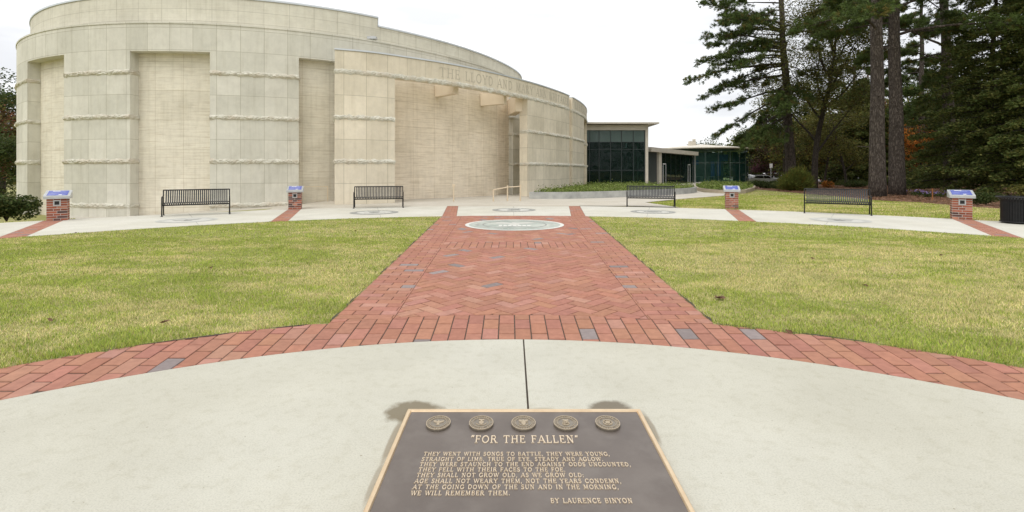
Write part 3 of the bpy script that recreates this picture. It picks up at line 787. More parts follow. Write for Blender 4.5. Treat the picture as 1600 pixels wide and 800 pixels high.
ENTRY = Curve(spline([(-7.62, 20.85), (-6.45, 21.30), (-5.40, 21.95), (-2.95, 23.85), (-.9, 26.1), (.98, 28.6), (2.6, 31.2), (4.0, 33.9), (5.4, 37.6), (6.35, 41.4), (6.95, 46), (6.9, 51)]))

def wall(mb, cv, u0, u1, d0, d1, z0, z1, step=.35, zu=None, m=0, top=True, bottom=False):
    """curved slab between arc lengths u0..u1, offsets d0 (outer) .. d1 (inner)"""
    n = max(1, int(math.ceil((u1-u0)/step))); us = [u0+(u1-u0)*k/n for k in range(n+1)]
    o = [cv.off(u, d0) for u in us]; i_ = [cv.off(u, d1) for u in us]
    def zb(p): return z0 if zu is None else zu(p)
    for k in range(n):
        a, b, c, d = o[k], o[k+1], i_[k+1], i_[k]
        mb.face([(*a, zb(a)), (*b, zb(b)), (*b, z1), (*a, z1)], [(us[k], zb(a)), (us[k+1], zb(b)), (us[k+1], z1), (us[k], z1)], m)
        mb.face([(*c, zb(c)), (*d, zb(d)), (*d, z1), (*c, z1)], [(us[k+1], zb(c)), (us[k], zb(d)), (us[k], z1), (us[k+1], z1)], m)
        if top: mb.face([(*a, z1), (*b, z1), (*c, z1), (*d, z1)], [(us[k], d0), (us[k+1], d0), (us[k+1], d1), (us[k], d1)], m)
        if bottom: mb.face([(*d, z0), (*c, z0), (*b, z0), (*a, z0)], [(us[k], d1), (us[k+1], d1), (us[k+1], d0), (us[k], d0)], m)
    for k, fl in ((0, False), (n, True)):
        a, b = (o[k], i_[k]) if fl else (i_[k], o[k])
        ua, ub = (us[k], us[k]+abs(d0-d1)) if fl else (us[k]-abs(d0-d1), us[k])
        mb.face([(*a, zb(a)), (*b, zb(b)), (*b, z1), (*a, z1)], [(ua, zb(a)), (ub, zb(b)), (ub, z1), (ua, z1)], m)

rr = np.random.default_rng(3)
def rough_course(mb, cv, u0, u1, zc, depth_back, ends=(True, True), h=.20, proud=.085):
    """split-faced course: lumpy, standing a little proud of the ashlar"""
    du = .055; n = max(2, int((u1-u0)/du)); nv = 5
    G = np.zeros((n+1, nv+1))
    lump = np.interp(np.arange(n+1), np.arange(0, n+6, 5), rr.uniform(.05, 1.15, len(np.arange(0, n+6, 5))))
    for j in range(nv+1):
        prof = math.sin(math.pi*j/nv)**.6
        G[:, j] = .004 + proud*prof*(.35 + .55*lump + rr.uniform(-.28, .28, n+1))
    zj = rr.uniform(-.03, .03, (n+1, 2)); zj = (zj + np.roll(zj, 1, 0))/2 + .02*np.sin(np.arange(n+1)[:, None]*.55 + rr.uniform(0, 6, (1, 2)))
    P = [[None]*(nv+1) for _ in range(n+1)]
    for i in range(n+1):
        u = u0 + (u1-u0)*i/n; nn = cv.nrm(u); p0 = cv.at(u)
        for j in range(nv+1):
            z = zc - h/2 + h*j/nv + (zj[i, 0] if j == 0 else zj[i, 1] if j == nv else rr.uniform(-.008, .008))
            q = p0 + nn*G[i, j]; P[i][j] = (q.x, q.y, z)
    for i in range(n):
        for j in range(nv): mb.face([P[i][j], P[i+1][j], P[i+1][j+1], P[i][j+1]])
    for i, e, fl in ((0, ends[0], True), (n, ends[1], False)):
        if not e: continue
        u = u0 if i == 0 else u1; nn = cv.nrm(u)
        m_ = max(2, int(depth_back/.09)); s = -1 if i == 0 else 1
        tdir = Vector((-nn.y, nn.x))
        prev = P[i]
        for k in range(1, m_+1):
            q = cv.at(u) - nn*depth_back*k/m_
            cur = []
            for j in range(nv+1):
                prof = math.sin(math.pi*j/nv)**.6; o = tdir*s*(.004 + proud*.7*prof*rr.uniform(.4, 1.2))
                cur.append((q.x+o.x, q.y+o.y, prev[j][2]))
            for j in range(nv):
                f = [prev[j], prev[j+1], cur[j+1], cur[j]] if i == 0 else [prev[j], cur[j], cur[j+1], prev[j+1]]
                mb.face(f[::-1] if i == 0 else f)
            prev = cur
    # closing top and bottom lips back to the wall face
    for i in range(n):
        for j in (0, nv):
            a, b = P[i][j], P[i+1][j]; ua, ub = u0+(u1-u0)*i/n, u0+(u1-u0)*(i+1)/n
            c, d = cv.off(ub, -.01), cv.off(ua, -.01); q = [a, b, (c.x, c.y, b[2]), (d.x, d.y, a[2])]
            mb.face(q[::-1] if j == 0 else q)

museum = tag(empty('museum', (CC.x, CC.y, 0)), 'large round stone museum with recessed bays and a curved entry screen carrying cut lettering', 'museum')
MO = (-CC.x, -CC.y, 0)
def part(mb, name, mat_, parent=museum, **k):
    o = mb.build(name, mat_, parent, **k); 
    if parent is museum: o.location = MO
    return o
COURSES = [1.91*k for k in range(4)]
ZB = -1.2; Z_HEAD, Z_PAR = 6.62, 7.80
uh = lambda px: D_out.hit(px)
# header band and parapet above the bays
mb = MB(); wall(mb, D_out, 0, D_out.s[-1], 0, -.75, Z_HEAD, Z_PAR, bottom=True); part(mb, 'parapet_band', M['limestone'])
mb = MB(); wall(mb, D_out, 0, D_out.s[-1], .03, -.5, Z_PAR, Z_PAR+.07, bottom=True); part(mb, 'coping', M['limestone'])
# recessed bay wall
mb = MB(); wall(mb, D_out, 0, D_out.s[-1], -.45, -.74, ZB, Z_HEAD+.02, top=False); part(mb, 'bay_wall', M['travertine'])
# columns between the bays
spans = [(uh(43) - 4.4, uh(43)), (uh(100), uh(203)), (uh(328), uh(467)), (D_out.s[-1]-21.0, D_out.s[-1]-9)]
for (a, b) in spans:
    mb = MB(); wall(mb, D_out, a, b, 0, -.448, ZB, Z_HEAD); cl = part(mb, 'column', M['limestone'])
    mb = MB()
    for z in COURSES: rough_course(mb, D_out, a, b, z, .44)
    mb.build('rough_course', M['rough_stone'], cl, smooth=False)
# upper drum; its left part stands a little higher
us = D_up.hit(590)
mb = MB(); wall(mb, D_up, 0, us, 0, -.35, Z_PAR-.6, 9.15); wall(mb, D_up, us+.002, D_up.s[-1], 0, -.35, Z_PAR-.6, 8.72); part(mb, 'upper_drum', M['upper_stone'])
mb = MB(); wall(mb, D_up, 0, us+.03, .04, -.4, 9.152, 9.23, bottom=True); wall(mb, D_up, us+.035, D_up.s[-1], .04, -.4, 8.722, 8.80, bottom=True)
wall(mb, D_up, us+.004, us+.03, .03, -.36, 8.81, 9.15); part(mb, 'upper_coping', M['coping'])
mb = MB(); pts = [D_up.off(D_up.s[-1]*k/119, -.3) for k in range(120)]; mb.face([(p.x, p.y, 8.6) for p in pts]); part(mb, 'roof', M['roofing'])
mb = MB()
q = D_up.hit(580); p = D_up.off(q, .12); mb.box((p.x-.22, p.y-.12, 8.02), (p.x+.22, p.y+.14, 8.14)); mb.box((p.x-.05, p.y, 7.88), (p.x+.05, p.y+.3, 8.03)); part(mb, 'floodlight', M['grey_metal'])

# ---- entry: solid block, frieze, open porch behind it, screen wall, end block
eh = lambda px: ENTRY.hit(px)
E0, E_BL, E_SC, E_N0, E_N1 = 0.02, eh(617), eh(824), eh(889.5), eh(894.5)
Z_FR, Z_EN = 5.73, 6.70
mb = MB(); wall(mb, ENTRY, E0, E_BL, 0, -2.0, ZB, Z_FR); bl = part(mb, 'entry_pier', M['entry_stone'])
mb = MB()
for z in COURSES[1:3]: rough_course(mb, ENTRY, E0, E_BL, z, 1.9)
mb.build('rough_course', M['rough_stone'], bl)
mb = MB(); wall(mb, ENTRY, E_SC, E_N0, 0, -.55, -.3, Z_FR); sw = part(mb, 'screen_wall', M['entry_stone'])
mb = MB()
for z in COURSES[1:3]: rough_course(mb, ENTRY, E_SC, E_N0, z, .5)
mb.build('rough_course', M['rough_stone'], sw)
mb = MB(); wall(mb, ENTRY, E_N0+.002, E_N1-.002, -.16, -.5, -.3, Z_EN-.12); part(mb, 'notch_wall', M['beam_stone'])
eA, eB = eh(912.5), eh(917)
E_END = ENTRY.s[-1]-.3
mb = MB(); wall(mb, ENTRY, E_N1, eA, 0, -.55, -.3, Z_FR); wall(mb, ENTRY, eB, E_END, 0, -.55, -.3, Z_FR); eb = part(mb, 'end_wall', M['entry_stone'])
mb = MB()
for z in COURSES[1:3]:
    rough_course(mb, ENTRY, E_N1, eA, z, .5); rough_course(mb, ENTRY, eB, E_END, z, .5)
mb.build('rough_course', M['rough_stone'], eb)
mb = MB(); wall(mb, ENTRY, eA-.3, eB+.3, -.60, -.8, -.3, Z_FR); part(mb, 'slot_back', M['beam_stone'])
# frieze in two lengths, its rough lower course, its metal coping, its lettering
mb = MB(); wall(mb, ENTRY, E0, E_N0, 0, -.5, Z_FR+.002, Z_EN, bottom=True); wall(mb, ENTRY, E_N1, E_END, 0, -.5, Z_FR+.002, Z_EN, bottom=True); fr = part(mb, 'frieze', M['entry_stone'])
mb = MB(); rough_course(mb, ENTRY, E0, E_N0, Z_FR+.06, .45, h=.22, proud=.06); rough_course(mb, ENTRY, E_N1, E_END, Z_FR+.06, .45, h=.22, proud=.06); mb.build('rough_course', M['rough_stone'], fr)
mb = MB(); wall(mb, ENTRY, E0-.01, E_N0, .035, -.52, Z_EN+.002, Z_EN+.07, bottom=True); wall(mb, ENTRY, E_N1, E_END, .035, -.52, Z_EN+.002, Z_EN+.07, bottom=True); mb.build('coping', M['coping'], fr)
mb = MB()
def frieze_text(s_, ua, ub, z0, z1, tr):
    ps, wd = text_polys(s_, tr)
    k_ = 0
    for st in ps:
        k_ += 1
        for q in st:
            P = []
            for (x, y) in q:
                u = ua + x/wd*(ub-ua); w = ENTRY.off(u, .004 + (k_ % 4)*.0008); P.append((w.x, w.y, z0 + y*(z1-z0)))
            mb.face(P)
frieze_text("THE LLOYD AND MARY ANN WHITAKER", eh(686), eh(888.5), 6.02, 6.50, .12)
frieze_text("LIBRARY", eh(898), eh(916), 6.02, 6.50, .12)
mb.build('lettering', M['letter_shade'], fr, merge=False)
# block roof and porch walls
mb = MB(); wall(mb, ENTRY, E0+.02, E_BL-.02, -.51, -2.6, 5.74, 6.3, bottom=True); part(mb, 'entry_roof', M['roofing'])
uP = eh(720)
BACK = Curve([ENTRY.off(u, -2.1) for u in np.linspace(E0+.5, eh(890), 120)])
b0, b1, b2 = 0.0, BACK.hit(778.5), BACK.hit(799)
mb = MB(); wall(mb, BACK, b0, b1, 0, -.3, -.4, 6.45); wall(mb, BACK, b1+.002, b2, -.20, -.5, -.4, 6.45); part(mb, 'porch_wall', M['porch_stone'])
mb = MB(); wall(mb, BACK, b2+.002, BACK.hit(811), .12, -.5, -.4, 4.9, step=.2); pj = part(mb, 'porch_pier', M['limestone'])
mb = MB()
for z in COURSES[1:3]: rough_course(mb, Curve([BACK.off(u, .12) for u in np.linspace(b2+.002, BACK.hit(811), 8)]), 0.0, BACK.hit(811)-b2-.01, z, .4)
mb.build('rough_course', M['rough_stone'], pj)
# stone beams from the porch wall to the frieze
for (pxw, pxf, zb, zt, w) in ((683, 722, 5.40, 5.98, .30), (752.5, 800, 5.28, 5.98, .30), (799, 822, 5.0, 5.98, .5)):
    a = BACK.off(BACK.hit(pxw), .01); b = ENTRY.off(eh(pxf), -.48); d = (b-a); L = d.length; d.normalize(); n = Vector((-d.y, d.x))
    mb = MB(); P = [a-n*w/2, b-n*w/2, b+n*w/2, a+n*w/2]
    mb.prism(ccw([tuple(p) for p in P]), zb, zt)
    part(mb, 'beam', M['beam_stone'])

# ------------------------------------------------------------------ paved ground between the ring walk and the museum
def wz(px):   # height of the paving at the foot of the wall
    return float(np.interp(px, [0, 110, 205, 361, 470, 518, 700, 825, 1000], [-.56, -.5, -.46, -.17, .0, .10, .05, .0, 0]))
mb = MB(); prev = None
for k in range(0, 66):
    px = 104 + (905-104)*k/65
    s_ = (px-800)/F
    # ring edge on this sight line
    A_, B_ = s_*s_+1, -2*(s_*RC[0]+RC[1]); C_ = RC[0]**2+RC[1]**2-(ROUT-.01)**2
    y0 = (-B_+math.sqrt(B_*B_-4*A_*C_))/(2*A_)
    cur = []
    for q in range(7):
        f = q/6; y1 = 25.0 if px < 617 else 33.0
        y = y0 + (y1-y0)*f; z = -.004 + wz(px)*min(1, (y-y0)/2.0)
        cur.append((s_*y, y, z))
    if prev:
        for q in range(6): mb.face([prev[q], cur[q], cur[q+1], prev[q+1]])
    prev = cur
tag(mb.build('walkway', M['walkway'], smooth=True), kind='structure')
# walk that bends round the planter towards the glass buildings
def gpoly(pts, z=0): return ccw([(gp(x, y).x, gp(x, y).y) for x, y in pts])
sheet('entrance_walk', gpoly([(895, 321.2), (895, 296.5), (1012, 291), (1016, 287), (1098, 284.5), (1092, 291), (1085, 297), (1100, 300.5), (1133, 302), (1131, 305.5), (1066, 310.5), (1008, 316), (1062, 323.8), (980, 321.6)]), -.003, M['walkway'])
sheet('kerb', gpoly([(700, 322.2), (700, 321.6), (905, 321.6), (905, 322.2)]), .003, M['tan_edge'])

# ------------------------------------------------------------------ glass hall beside the museum
hall = tag(empty('glass_hall', (9, 44, 0)), 'tall dark glass hall with a flat overhanging roof next to the stone screen wall', 'building')
HO = (-9, -44, 0)
def hp(mb, name, mat_, parent=hall, O=HO, **k):
    o = mb.build(name, mat_, parent, **k)
    if parent in (hall,): o.location = O
    return o
def glass_mat(name, tint, trans, rough=.02, tcol=(.55, .78, .74)):
    m, nt, b, N, LK = new_mat(name)
    b.inputs['Base Color'].default_value = (*tint, 1); b.inputs['Roughness'].default_value = rough; b.inputs['Specular IOR Level'].default_value = .35
    tr = N('ShaderNodeBsdfTransparent'); tr.inputs['Color'].default_value = (*tcol, 1)
    fr_ = N('ShaderNodeFresnel'); fr_.inputs['IOR'].default_value = 1.5
    sb = N('ShaderNodeMath'); sb.operation = 'SUBTRACT'; sb.inputs[0].default_value = trans; LK(fr_.outputs[0], sb.inputs[1]); sb.use_clamp = True
    ms = N('ShaderNodeMixShader'); LK(sb.outputs[0], ms.inputs[0]); LK(b.outputs[0], ms.inputs[1]); LK(tr.outputs[0], ms.inputs[2])
    LK(ms.outputs[0], nt.nodes['Material Output'].inputs['Surface']); return m
M['glass'] = glass_mat('glass', (.012, .028, .022), .60)
M['glass_green'] = glass_mat('glass_green', (.026, .075, .065), .74, tcol=(.78, .95, .88))
M['spandrel'] = glass_mat('spandrel', (.10, .145, .13), .2, .06)
YH = 44.0; xr = 44*(208/760)
def hx_(px): return (px-800)/F*YH
def hz_(py): return EYE + (HZ-py)/F*YH
ztop, zsp, z0h = hz_(203.5), hz_(222), 0.0
mb = MB(); mb.box((4.0, YH, 0.02), (xr, YH+.04, zsp)); hp(mb, 'glazing', M['glass'])
mb = MB(); mb.box((4.0, YH, zsp+.002), (xr, YH+.04, ztop)); hp(mb, 'spandrel_glazing', M['spandrel'])
mb = MB(); mb.box((xr-.04, YH+.05, 0.02), (xr, YH+10, ztop)); hp(mb, 'side_glazing', M['glass'])
mb = MB()
for px in (921, 936, 954, 971, 989.5, 1007): mb.box((hx_(px)-.025, YH-.05, .02), (hx_(px)+.025, YH-.001, ztop))
for py in (222, 233.5, 266): mb.box((4.0, YH-.035, hz_(py)-.02), (xr, YH-.001, hz_(py)+.02))
hp(mb, 'mullions', M['mullion'], merge=False)
mb = MB(); mb.box((xr+.01, YH-.1, 0), (xr+.26, YH+.3, hz_(195))); hp(mb, 'corner_post', M['fascia'], bevel=.01)
mb = MB(); mb.box((3.5, YH-.15, ztop), (xr+.005, YH+10, hz_(195.5))); hp(mb, 'fascia', M['fascia'])
mb = MB(); mb.prism([(2.5, YH-.8), (xr+1.05, YH-.8), (xr+1.05, YH+11), (2.5, YH+11)], hz_(194.5), hz_(192.2)); hp(mb, 'roof', M['fascia'])
mb = MB(); mb.prism([(xr-2, YH+7.5), (xr+2.2, YH+7.5), (xr+2.2, YH+16), (xr-2, YH+16)], 4.85, 5.02); hp(mb, 'rear_roof', M['fascia'])
mb = MB(); mb.box((4.0, YH+7, 0), (xr-.1, YH+7.2, ztop)); mb.box((3.9, YH+.1, 0.004), (xr-.1, YH+7, .02)); mb.box((3.8, YH+.1, 0.02), (3.99, YH+7, ztop)); hp(mb, 'interior_wall', M['interior'])
mb = MB()
for px in (1002, 996): mb.box((hx_(px)-.06, YH+1.2, 0.02), (hx_(px)+.06, YH+1.35, ztop))
hp(mb, 'interior_post', M['fascia'])

# ------------------------------------------------------------------ low entrance pavilion: canopy, door panel and glass wall
A = Vector(((1012-800)/F*48.5, 48.5)); Bp = Vector(((1084.5-800)/F*61.0, 61.0)); dv = (Bp-A).normalized(); nv_ = Vector((dv.y, -dv.x)); LL = (Bp-A).length
ent = tag(empty('entrance_pavilion', (A.x, A.y, 0)), 'low glass entrance pavilion under a thin slanting beige canopy', 'building')
def P3(u, d=0): return A + dv*u + nv_*d
def eprism(mb, u0, u1, d0, d1, z0, z1):
    mb.prism([tuple(p) for p in ccw([tuple(P3(u0, d0)), tuple(P3(u1, d0)), tuple(P3(u1, d1)), tuple(P3(u0, d1))])], z0, z1)
def ep(mb, name, mat_, **k):
    o = mb.build(name, mat_, ent, **k); o.location = (-A.x, -A.y, 0); return o
mb = MB(); eprism(mb, -.3, LL+.1, .5, -7, 3.42, 3.86); ep(mb, 'canopy', M['fascia'])
mb = MB(); eprism(mb, 3.4, LL-.15, 0, -.05, .02, 3.42); ep(mb, 'glazing', M['glass'])
mb = MB(); eprism(mb, 0.1, 2.4, 0.05, -.05, .02, 3.42); ep(mb, 'door_panel', M['mullion'])
mb = MB(); eprism(mb, 2.5, 3.3, .25, -.3, 0, 3.42); ep(mb, 'column', M['fascia'])
mb = MB(); eprism(mb, LL-.1, LL+.02, .2, .05, 0, 3.42); ep(mb, 'post', M['grey_metal'])
for (u0) in (4.3, LL-2.6):
    mb = MB(); eprism(mb, u0, u0+.09, .04, .01, .02, 2.3); eprism(mb, u0+.85, u0+.94, .04, .01, .02, 2.3); eprism(mb, u0+.092, u0+.848, .04, .01, 2.2, 2.3); ep(mb, 'door_frame', M['white_paint'], merge=False)
mb = MB()
for k in range(1, 7): eprism(mb, 3.4+(LL-3.6)*k/7-.02, 3.4+(LL-3.6)*k/7+.02, .03, .002, .02, 3.42)
ep(mb, 'mullions', M['mullion'], merge=False)
mb = MB(); eprism(mb, 0, LL, -6.6, -6.8, 0, 3.42); eprism(mb, 0, LL, -.1, -6.6, .003, .012); ep(mb, 'interior_wall', M['interior'])

# ------------------------------------------------------------------ round glass pavilion further off
RP = Vector((27.2, 70.5)); RR = 6.35
rnd = tag(empty('round_pavilion', (RP.x, RP.y, 0)), 'round green glass pavilion with a shallow conical roof and a rooftop vent', 'building')
def rp(mb, name, mat_, **k): return mb.build(name, mat_, rnd, **k)
mb = MB(); n = 48
for k in range(n):
    a, b = 2*math.pi*k/n, 2*math.pi*(k+1)/n
    mb.face([(RR*math.cos(a), RR*math.sin(a), .02), (RR*math.cos(b), RR*math.sin(b), .02), (RR*math.cos(b), RR*math.sin(b), 4.35), (RR*math.cos(a), RR*math.sin(a), 4.35)])
rp(mb, 'glazing', M['glass_green'])
mb = MB()
for k in range(0, n, 2):
    a = 2*math.pi*k/n; mb.tube([((RR+.03)*math.cos(a), (RR+.03)*math.sin(a), .02), ((RR+.03)*math.cos(a), (RR+.03)*math.sin(a), 4.35)], .020, 6)
for z in (2.55,):
    mb.tube([((RR+.03)*math.cos(2*math.pi*k/n), (RR+.03)*math.sin(2*math.pi*k/n), z) for k in range(n+1)], .02, 6, cap=False)
rp(mb, 'mullions', M['frame_grey'], merge=False)
mb = MB(); RO = RR+.75
for k in range(n):
    a, b = 2*math.pi*k/n, 2*math.pi*(k+1)/n
    p, q = (math.cos(a), math.sin(a)), (math.cos(b), math.sin(b))
    mb.face([(RO*p[0], RO*p[1], 4.62), (RO*q[0], RO*q[1], 4.62), (0, 0, 5.35)])
    mb.face([(RR*.2*p[0], RR*.2*p[1], 4.36), (RR*.2*q[0], RR*.2*q[1], 4.36), (RO*q[0], RO*q[1], 4.50), (RO*p[0], RO*p[1], 4.50)][::-1])
    mb.face([(RO*p[0], RO*p[1], 4.50), (RO*q[0], RO*q[1], 4.50), (RO*q[0], RO*q[1], 4.62), (RO*p[0], RO*p[1], 4.62)])
rp(mb, 'roof', M['fascia'])
mb = MB(); mb.box((-2.0, -1.6, 5.0), (-1.15, -.9, 5.72)); mb.box((-1.55, -1.65, 5.74), (-1.2, -1.3, 6.0)); rp(mb, 'vent', M['fascia'])
mb = MB()
mb.box((-5, 3.6, .02), (5, 3.8, 4.3)); mb.face([(RR*.98*math.cos(2*math.pi*k/n), RR*.98*math.sin(2*math.pi*k/n), .025) for k in range(n)])
rp(mb, 'interior_wall', M['interior_pale'])
for (x, y, w, h, z) in ((-3.2, -2.2, .9, 1.7, .9), (.6, -3.1, .5, 2.2, .6), (1.5, -3.0, .5, 2.0, .8), (2.6, -2.0, 1.2, .9, 2.9), (-1.2, -1.0, 1.3, .6, 2.4)):
    mb = MB(); mb.box((x-w/2, y-.02, z), (x+w/2, y+.02, z+h)); rp(mb, 'blue_banner', M['blue_cloth'])
for (x, y) in ((-3.4, -4.2), (-1.9, -4.6), (-.3, -4.8), (2.3, -4.4)):
    mb = MB(); mb.box((x-.45, y-.3, .7), (x+.45, y+.3, .76))
    for sx_ in (-.4, .4): mb.box((x+sx_-.03, y-.25, .03), (x+sx_+.03, y-.2, .7)); mb.box((x+sx_-.03, y+.2, .03), (x+sx_+.03, y+.25, .7))
    rp(mb, 'table', M['grey_metal'])
mb = MB()
for x in (-4, 3.9): mb.box((x-.9, -3.2, 2.62), (x+.9, -3.1, 2.70))
rp(mb, 'light_bar', M['white_paint'])

# ------------------------------------------------------------------ planters
def planter(name, label, poly, h, wall_m, th=.16):
    o = tag(empty(name, (poly[0][0], poly[0][1], 0)), label, 'planter'); O = (-poly[0][0], -poly[0][1], 0)
    p = ccw(poly); mb = MB(); n = len(p)
    cx, cy = sum(q[0] for q in p)/n, sum(q[1] for q in p)/n
    ins = []
    for k in range(n):
        a, b, c = Vector(p[k-1]), Vector(p[k]), Vector(p[(k+1) % n])
        n1 = Vector((-(b-a).y, (b-a).x)).normalized(); n2 = Vector((-(c-b).y, (c-b).x)).normalized(); m_ = (n1+n2).normalized()
        ins.append(tuple(b + m_*th/max(.45, m_.dot(n1))))
    for k in range(n):
        j = (k+1) % n
        mb.face([(*p[k], -.05), (*p[j], -.05), (*p[j], h), (*p[k], h)]); mb.face([(*p[k], h), (*p[j], h), (*ins[j], h), (*ins[k], h)])
        mb.face([(*ins[j], h-.12), (*ins[k], h-.12), (*ins[k], h), (*ins[j], h)])
    w = mb.build('planter_wall', wall_m, o); w.location = O
    mb = MB(); mb.face([(*q, h-.06) for q in ins]); s_ = mb.build('soil', M['soil'], o); s_.location = O
    return o, ins
def gpts(l, z=0): return [tuple(gp(x, y, z).to_2d()) for x, y in l]
pl1 = spline(gpts([(827, 310.5), (880, 310.6), (940, 309.2), (1000, 306.8), (1050, 304.2), (1080, 302), (1089, 300.2)]), 4) + spline(gpts([(1080, 297.8), (1040, 296.2), (1000, 295.0), (925, 294.4)]), 3)
plA, insA = planter('planter', 'long grey curved concrete planter between the screen wall and the glass hall', [tuple(p) for p in pl1], .36, M['plant_wall'])
pl2 = spline(gpts([(1084, 294.5), (1092, 298.5), (1112, 301), (1136, 302.3), (1165, 301.6)]), 4) + spline(gpts([(1180, 297), (1175, 292), (1130, 288.6), (1100, 288.2)]), 3)
plB, insB = planter('planter', 'low tan edged planting bed in front of the round glass pavilion', [tuple(p) for p in pl2], .22, M['tan_edge'])

# ------------------------------------------------------------------ benches
def make_bench():
    W_ = .96
    r = empty('park_bench')
    prof_b = [(.27, .85), (.235, .72), (.19, .58), (.155, .50), (.12, .455), (.07, .438)]      # y back -> front, z
    prof_s = [(.066, .4375), (-.05, .432), (-.17, .437), (-.225, .430), (-.25, .40), (-.252, .375)]
    n = 30
    for nm, prof in (('backrest', prof_b), ('seat', prof_s)):
        mb = MB()
        for k in range(n):
            x = -W_+.05 + (2*W_-.1)*(k+.5)/n; w = .0185; th = .006
            for a, b in zip(prof, prof[1:]):
                d = Vector((b[0]-a[0], b[1]-a[1])).normalized(); q = Vector((-d.y, d.x))*th/2
                A4 = [(a[0]+q.x, a[1]+q.y), (b[0]+q.x, b[1]+q.y), (b[0]-q.x, b[1]-q.y), (a[0]-q.x, a[1]-q.y)]
                lo = [(x-w, y, z) for y, z in A4]; hi = [(x+w, y, z) for y, z in A4]
                for i in range(4):
                    j = (i+1) % 4; mb.face([lo[i], lo[j], hi[j], hi[i]])
                mb.face(lo); mb.face(hi[::-1])
        mb.build(nm, M['slat_metal'], r)
    mb = MB(); mb.tube([(-W_, .275, .85), (W_, .275, .85)], .02, 8); mb.build('top_rail', M['black_metal'], r)
    mb = MB(); mb.box((-W_, -.262, .345), (W_, -.238, .385)); mb.box((-W_, .11, .405), (W_, .135, .435)); mb.build('seat_rail', M['black_metal'], r)
    for s_ in (-1, 1):
        mb = MB(); x = s_*W_
        mb.tube([(x, -.30, 0), (x, -.285, .40), (x, -.285, .58), (x, -.265, .625), (x, -.22, .64), (x, .10, .64), (x, .185, .62)], .019, 8)
        mb.tube([(x, .32, 0), (x, .19, .40), (x, .20, .60), (x, .275, .86)], .019, 8)
        mb.tube([(x, -.285, .40), (x, .19, .40)], .017, 8)
        mb.box((x-.035, -.34, 0), (x+.035, -.26, .012)); mb.box((x-.035, .28, 0), (x+.035, .36, .012))
        mb.build('side_frame', M['black_metal'], r, merge=False)
    return r
BEN = [(308, 335.5, 'long black slatted bench in front of the wide recessed bay of the museum'),
       (592, 324.3, 'black slatted bench in front of the entry block of the museum'),
       (1016.5, 322.8, 'black slatted bench in front of the planter and the glass hall'),
       (1307, 334.0, 'black slatted bench on the walk before the two thick pine trunks')]
proto = None
for (px, py, lab) in BEN:
    b = make_bench() if proto is None else copy_tree(proto); proto = proto or b
    c = gp(px, py); b.location = c; d = Vector((c.x-RC[0], c.y-RC[1])); b.rotation_euler = (0, 0, -math.atan2(d.x, d.y)*.86)
    tag(b, lab, 'bench', 'black benches round the ring walk')

# ------------------------------------------------------------------ brick pedestals with slanted sign tops
rb2 = random.Random(8)
def make_pedestal(seed):
    r = empty('brick_pedestal'); q = random.Random(seed)
    h = .66; w, d = .235, .235; ch = .068
    mb = MB(); mb.box((-w+.003, -d+.003, 0), (w-.003, d-.003, h)); mb.build('mortar_core', M['mortar'], r)
    mb = MB(); nr = 9; rh = h/nr
    for j in range(nr):
        z0, z1 = j*rh+.008, (j+1)*rh-.007
        for f in range(4):
            Mx = Matrix.Rotation(f*math.pi/2, 4, 'Z')
            cuts = [-w, -w+.155, w-.155, w] if j % 2 == f % 2 else [-w, -.0, w]
            for a, b in zip(cuts, cuts[1:]):
                tt = q.random(); v = q.uniform(.6, 1.2)
                c = (.34*v, .115*v, .07*v) if tt < .72 else (.13*v, .07*v, .06*v) if tt < .88 else (.42*v, .19*v, .12*v)
                P = [Mx @ Vector(p) for p in ((a+.007, -d, z0), (b-.007, -d, z0), (b-.007, -d, z1), (a+.007, -d, z1))]
                I = [Mx @ Vector(p) for p in ((a+.004, -d+.02, z0), (b-.004, -d+.02, z0), (b-.004, -d+.02, z1), (a+.004, -d+.02, z1))]
                mb.face(P, c=c)
                for k in range(4): mb.face([I[k], I[(k+1) % 4], P[(k+1) % 4], P[k]], c=c)
    mb.build('brickwork', M['brick'], r, merge=False)
    # slanted metal cap
    cw = .30; mb = MB(); y0, y1 = -.30, .29; zf, zbk = h+.085, h+.24
    lo = [(-cw, y0, h), (cw, y0, h), (cw, y1, h), (-cw, y1, h)]; hi = [(-cw, y0, zf), (cw, y0, zf), (cw, y1, zbk), (-cw, y1, zbk)]
    mb.face(hi); mb.face(lo[::-1])
    for k in range(4): mb.face([lo[k], lo[(k+1) % 4], hi[(k+1) % 4], hi[k]])
    mb.build('sign_cap', M['grey_metal'], r, bevel=.006)
    sl = (zbk-zf)/(y1-y0)
    mb = MB(); f = lambda x, y, e: (x, y, zf+(y-y0)*sl+e)
    mb.face([f(-.235, y0+.06, .004), f(.235, y0+.06, .004), f(.235, y1-.05, .004), f(-.235, y1-.05, .004)]); sp = mb.build('sign_panel', M['signblue'], r)
    mb = MB(); mb.face([f(-.14, y1-.13, .006), f(.03, y1-.13, .006), f(.03, y1-.08, .006), f(-.14, y1-.08, .006)]); mb.face([f(.03, y0+.08, .006), f(.10, y0+.08, .006), f(.10, y0+.14, .006), f(.03, y0+.14, .006)])
    mb.build('panel_patch', M['white_paint'], sp)
    mb = MB(); zc = h-.125; fr_ = .085
    for a in ((-fr_, -d-.014, zc-fr_, fr_, zc-.055), (-fr_, -d-.014, zc+.055, fr_, zc+fr_)): mb.box((a[0], a[1], a[2]), (a[3], -d-.001, a[4]))
    mb.box((-fr_, -d-.014, zc-.055), (-.055, -d-.001, zc+.055)); mb.box((.055, -d-.014, zc-.055), (fr_, -d-.001, zc+.055)); lb = mb.build('light_box', M['grey_metal'], r, merge=False)
    mb = MB(); mb.box((-.055, -d-.006, zc-.055), (.055, -d-.001, zc+.055)); mb.build('lens', M['dark_hole'], lb)
    return r
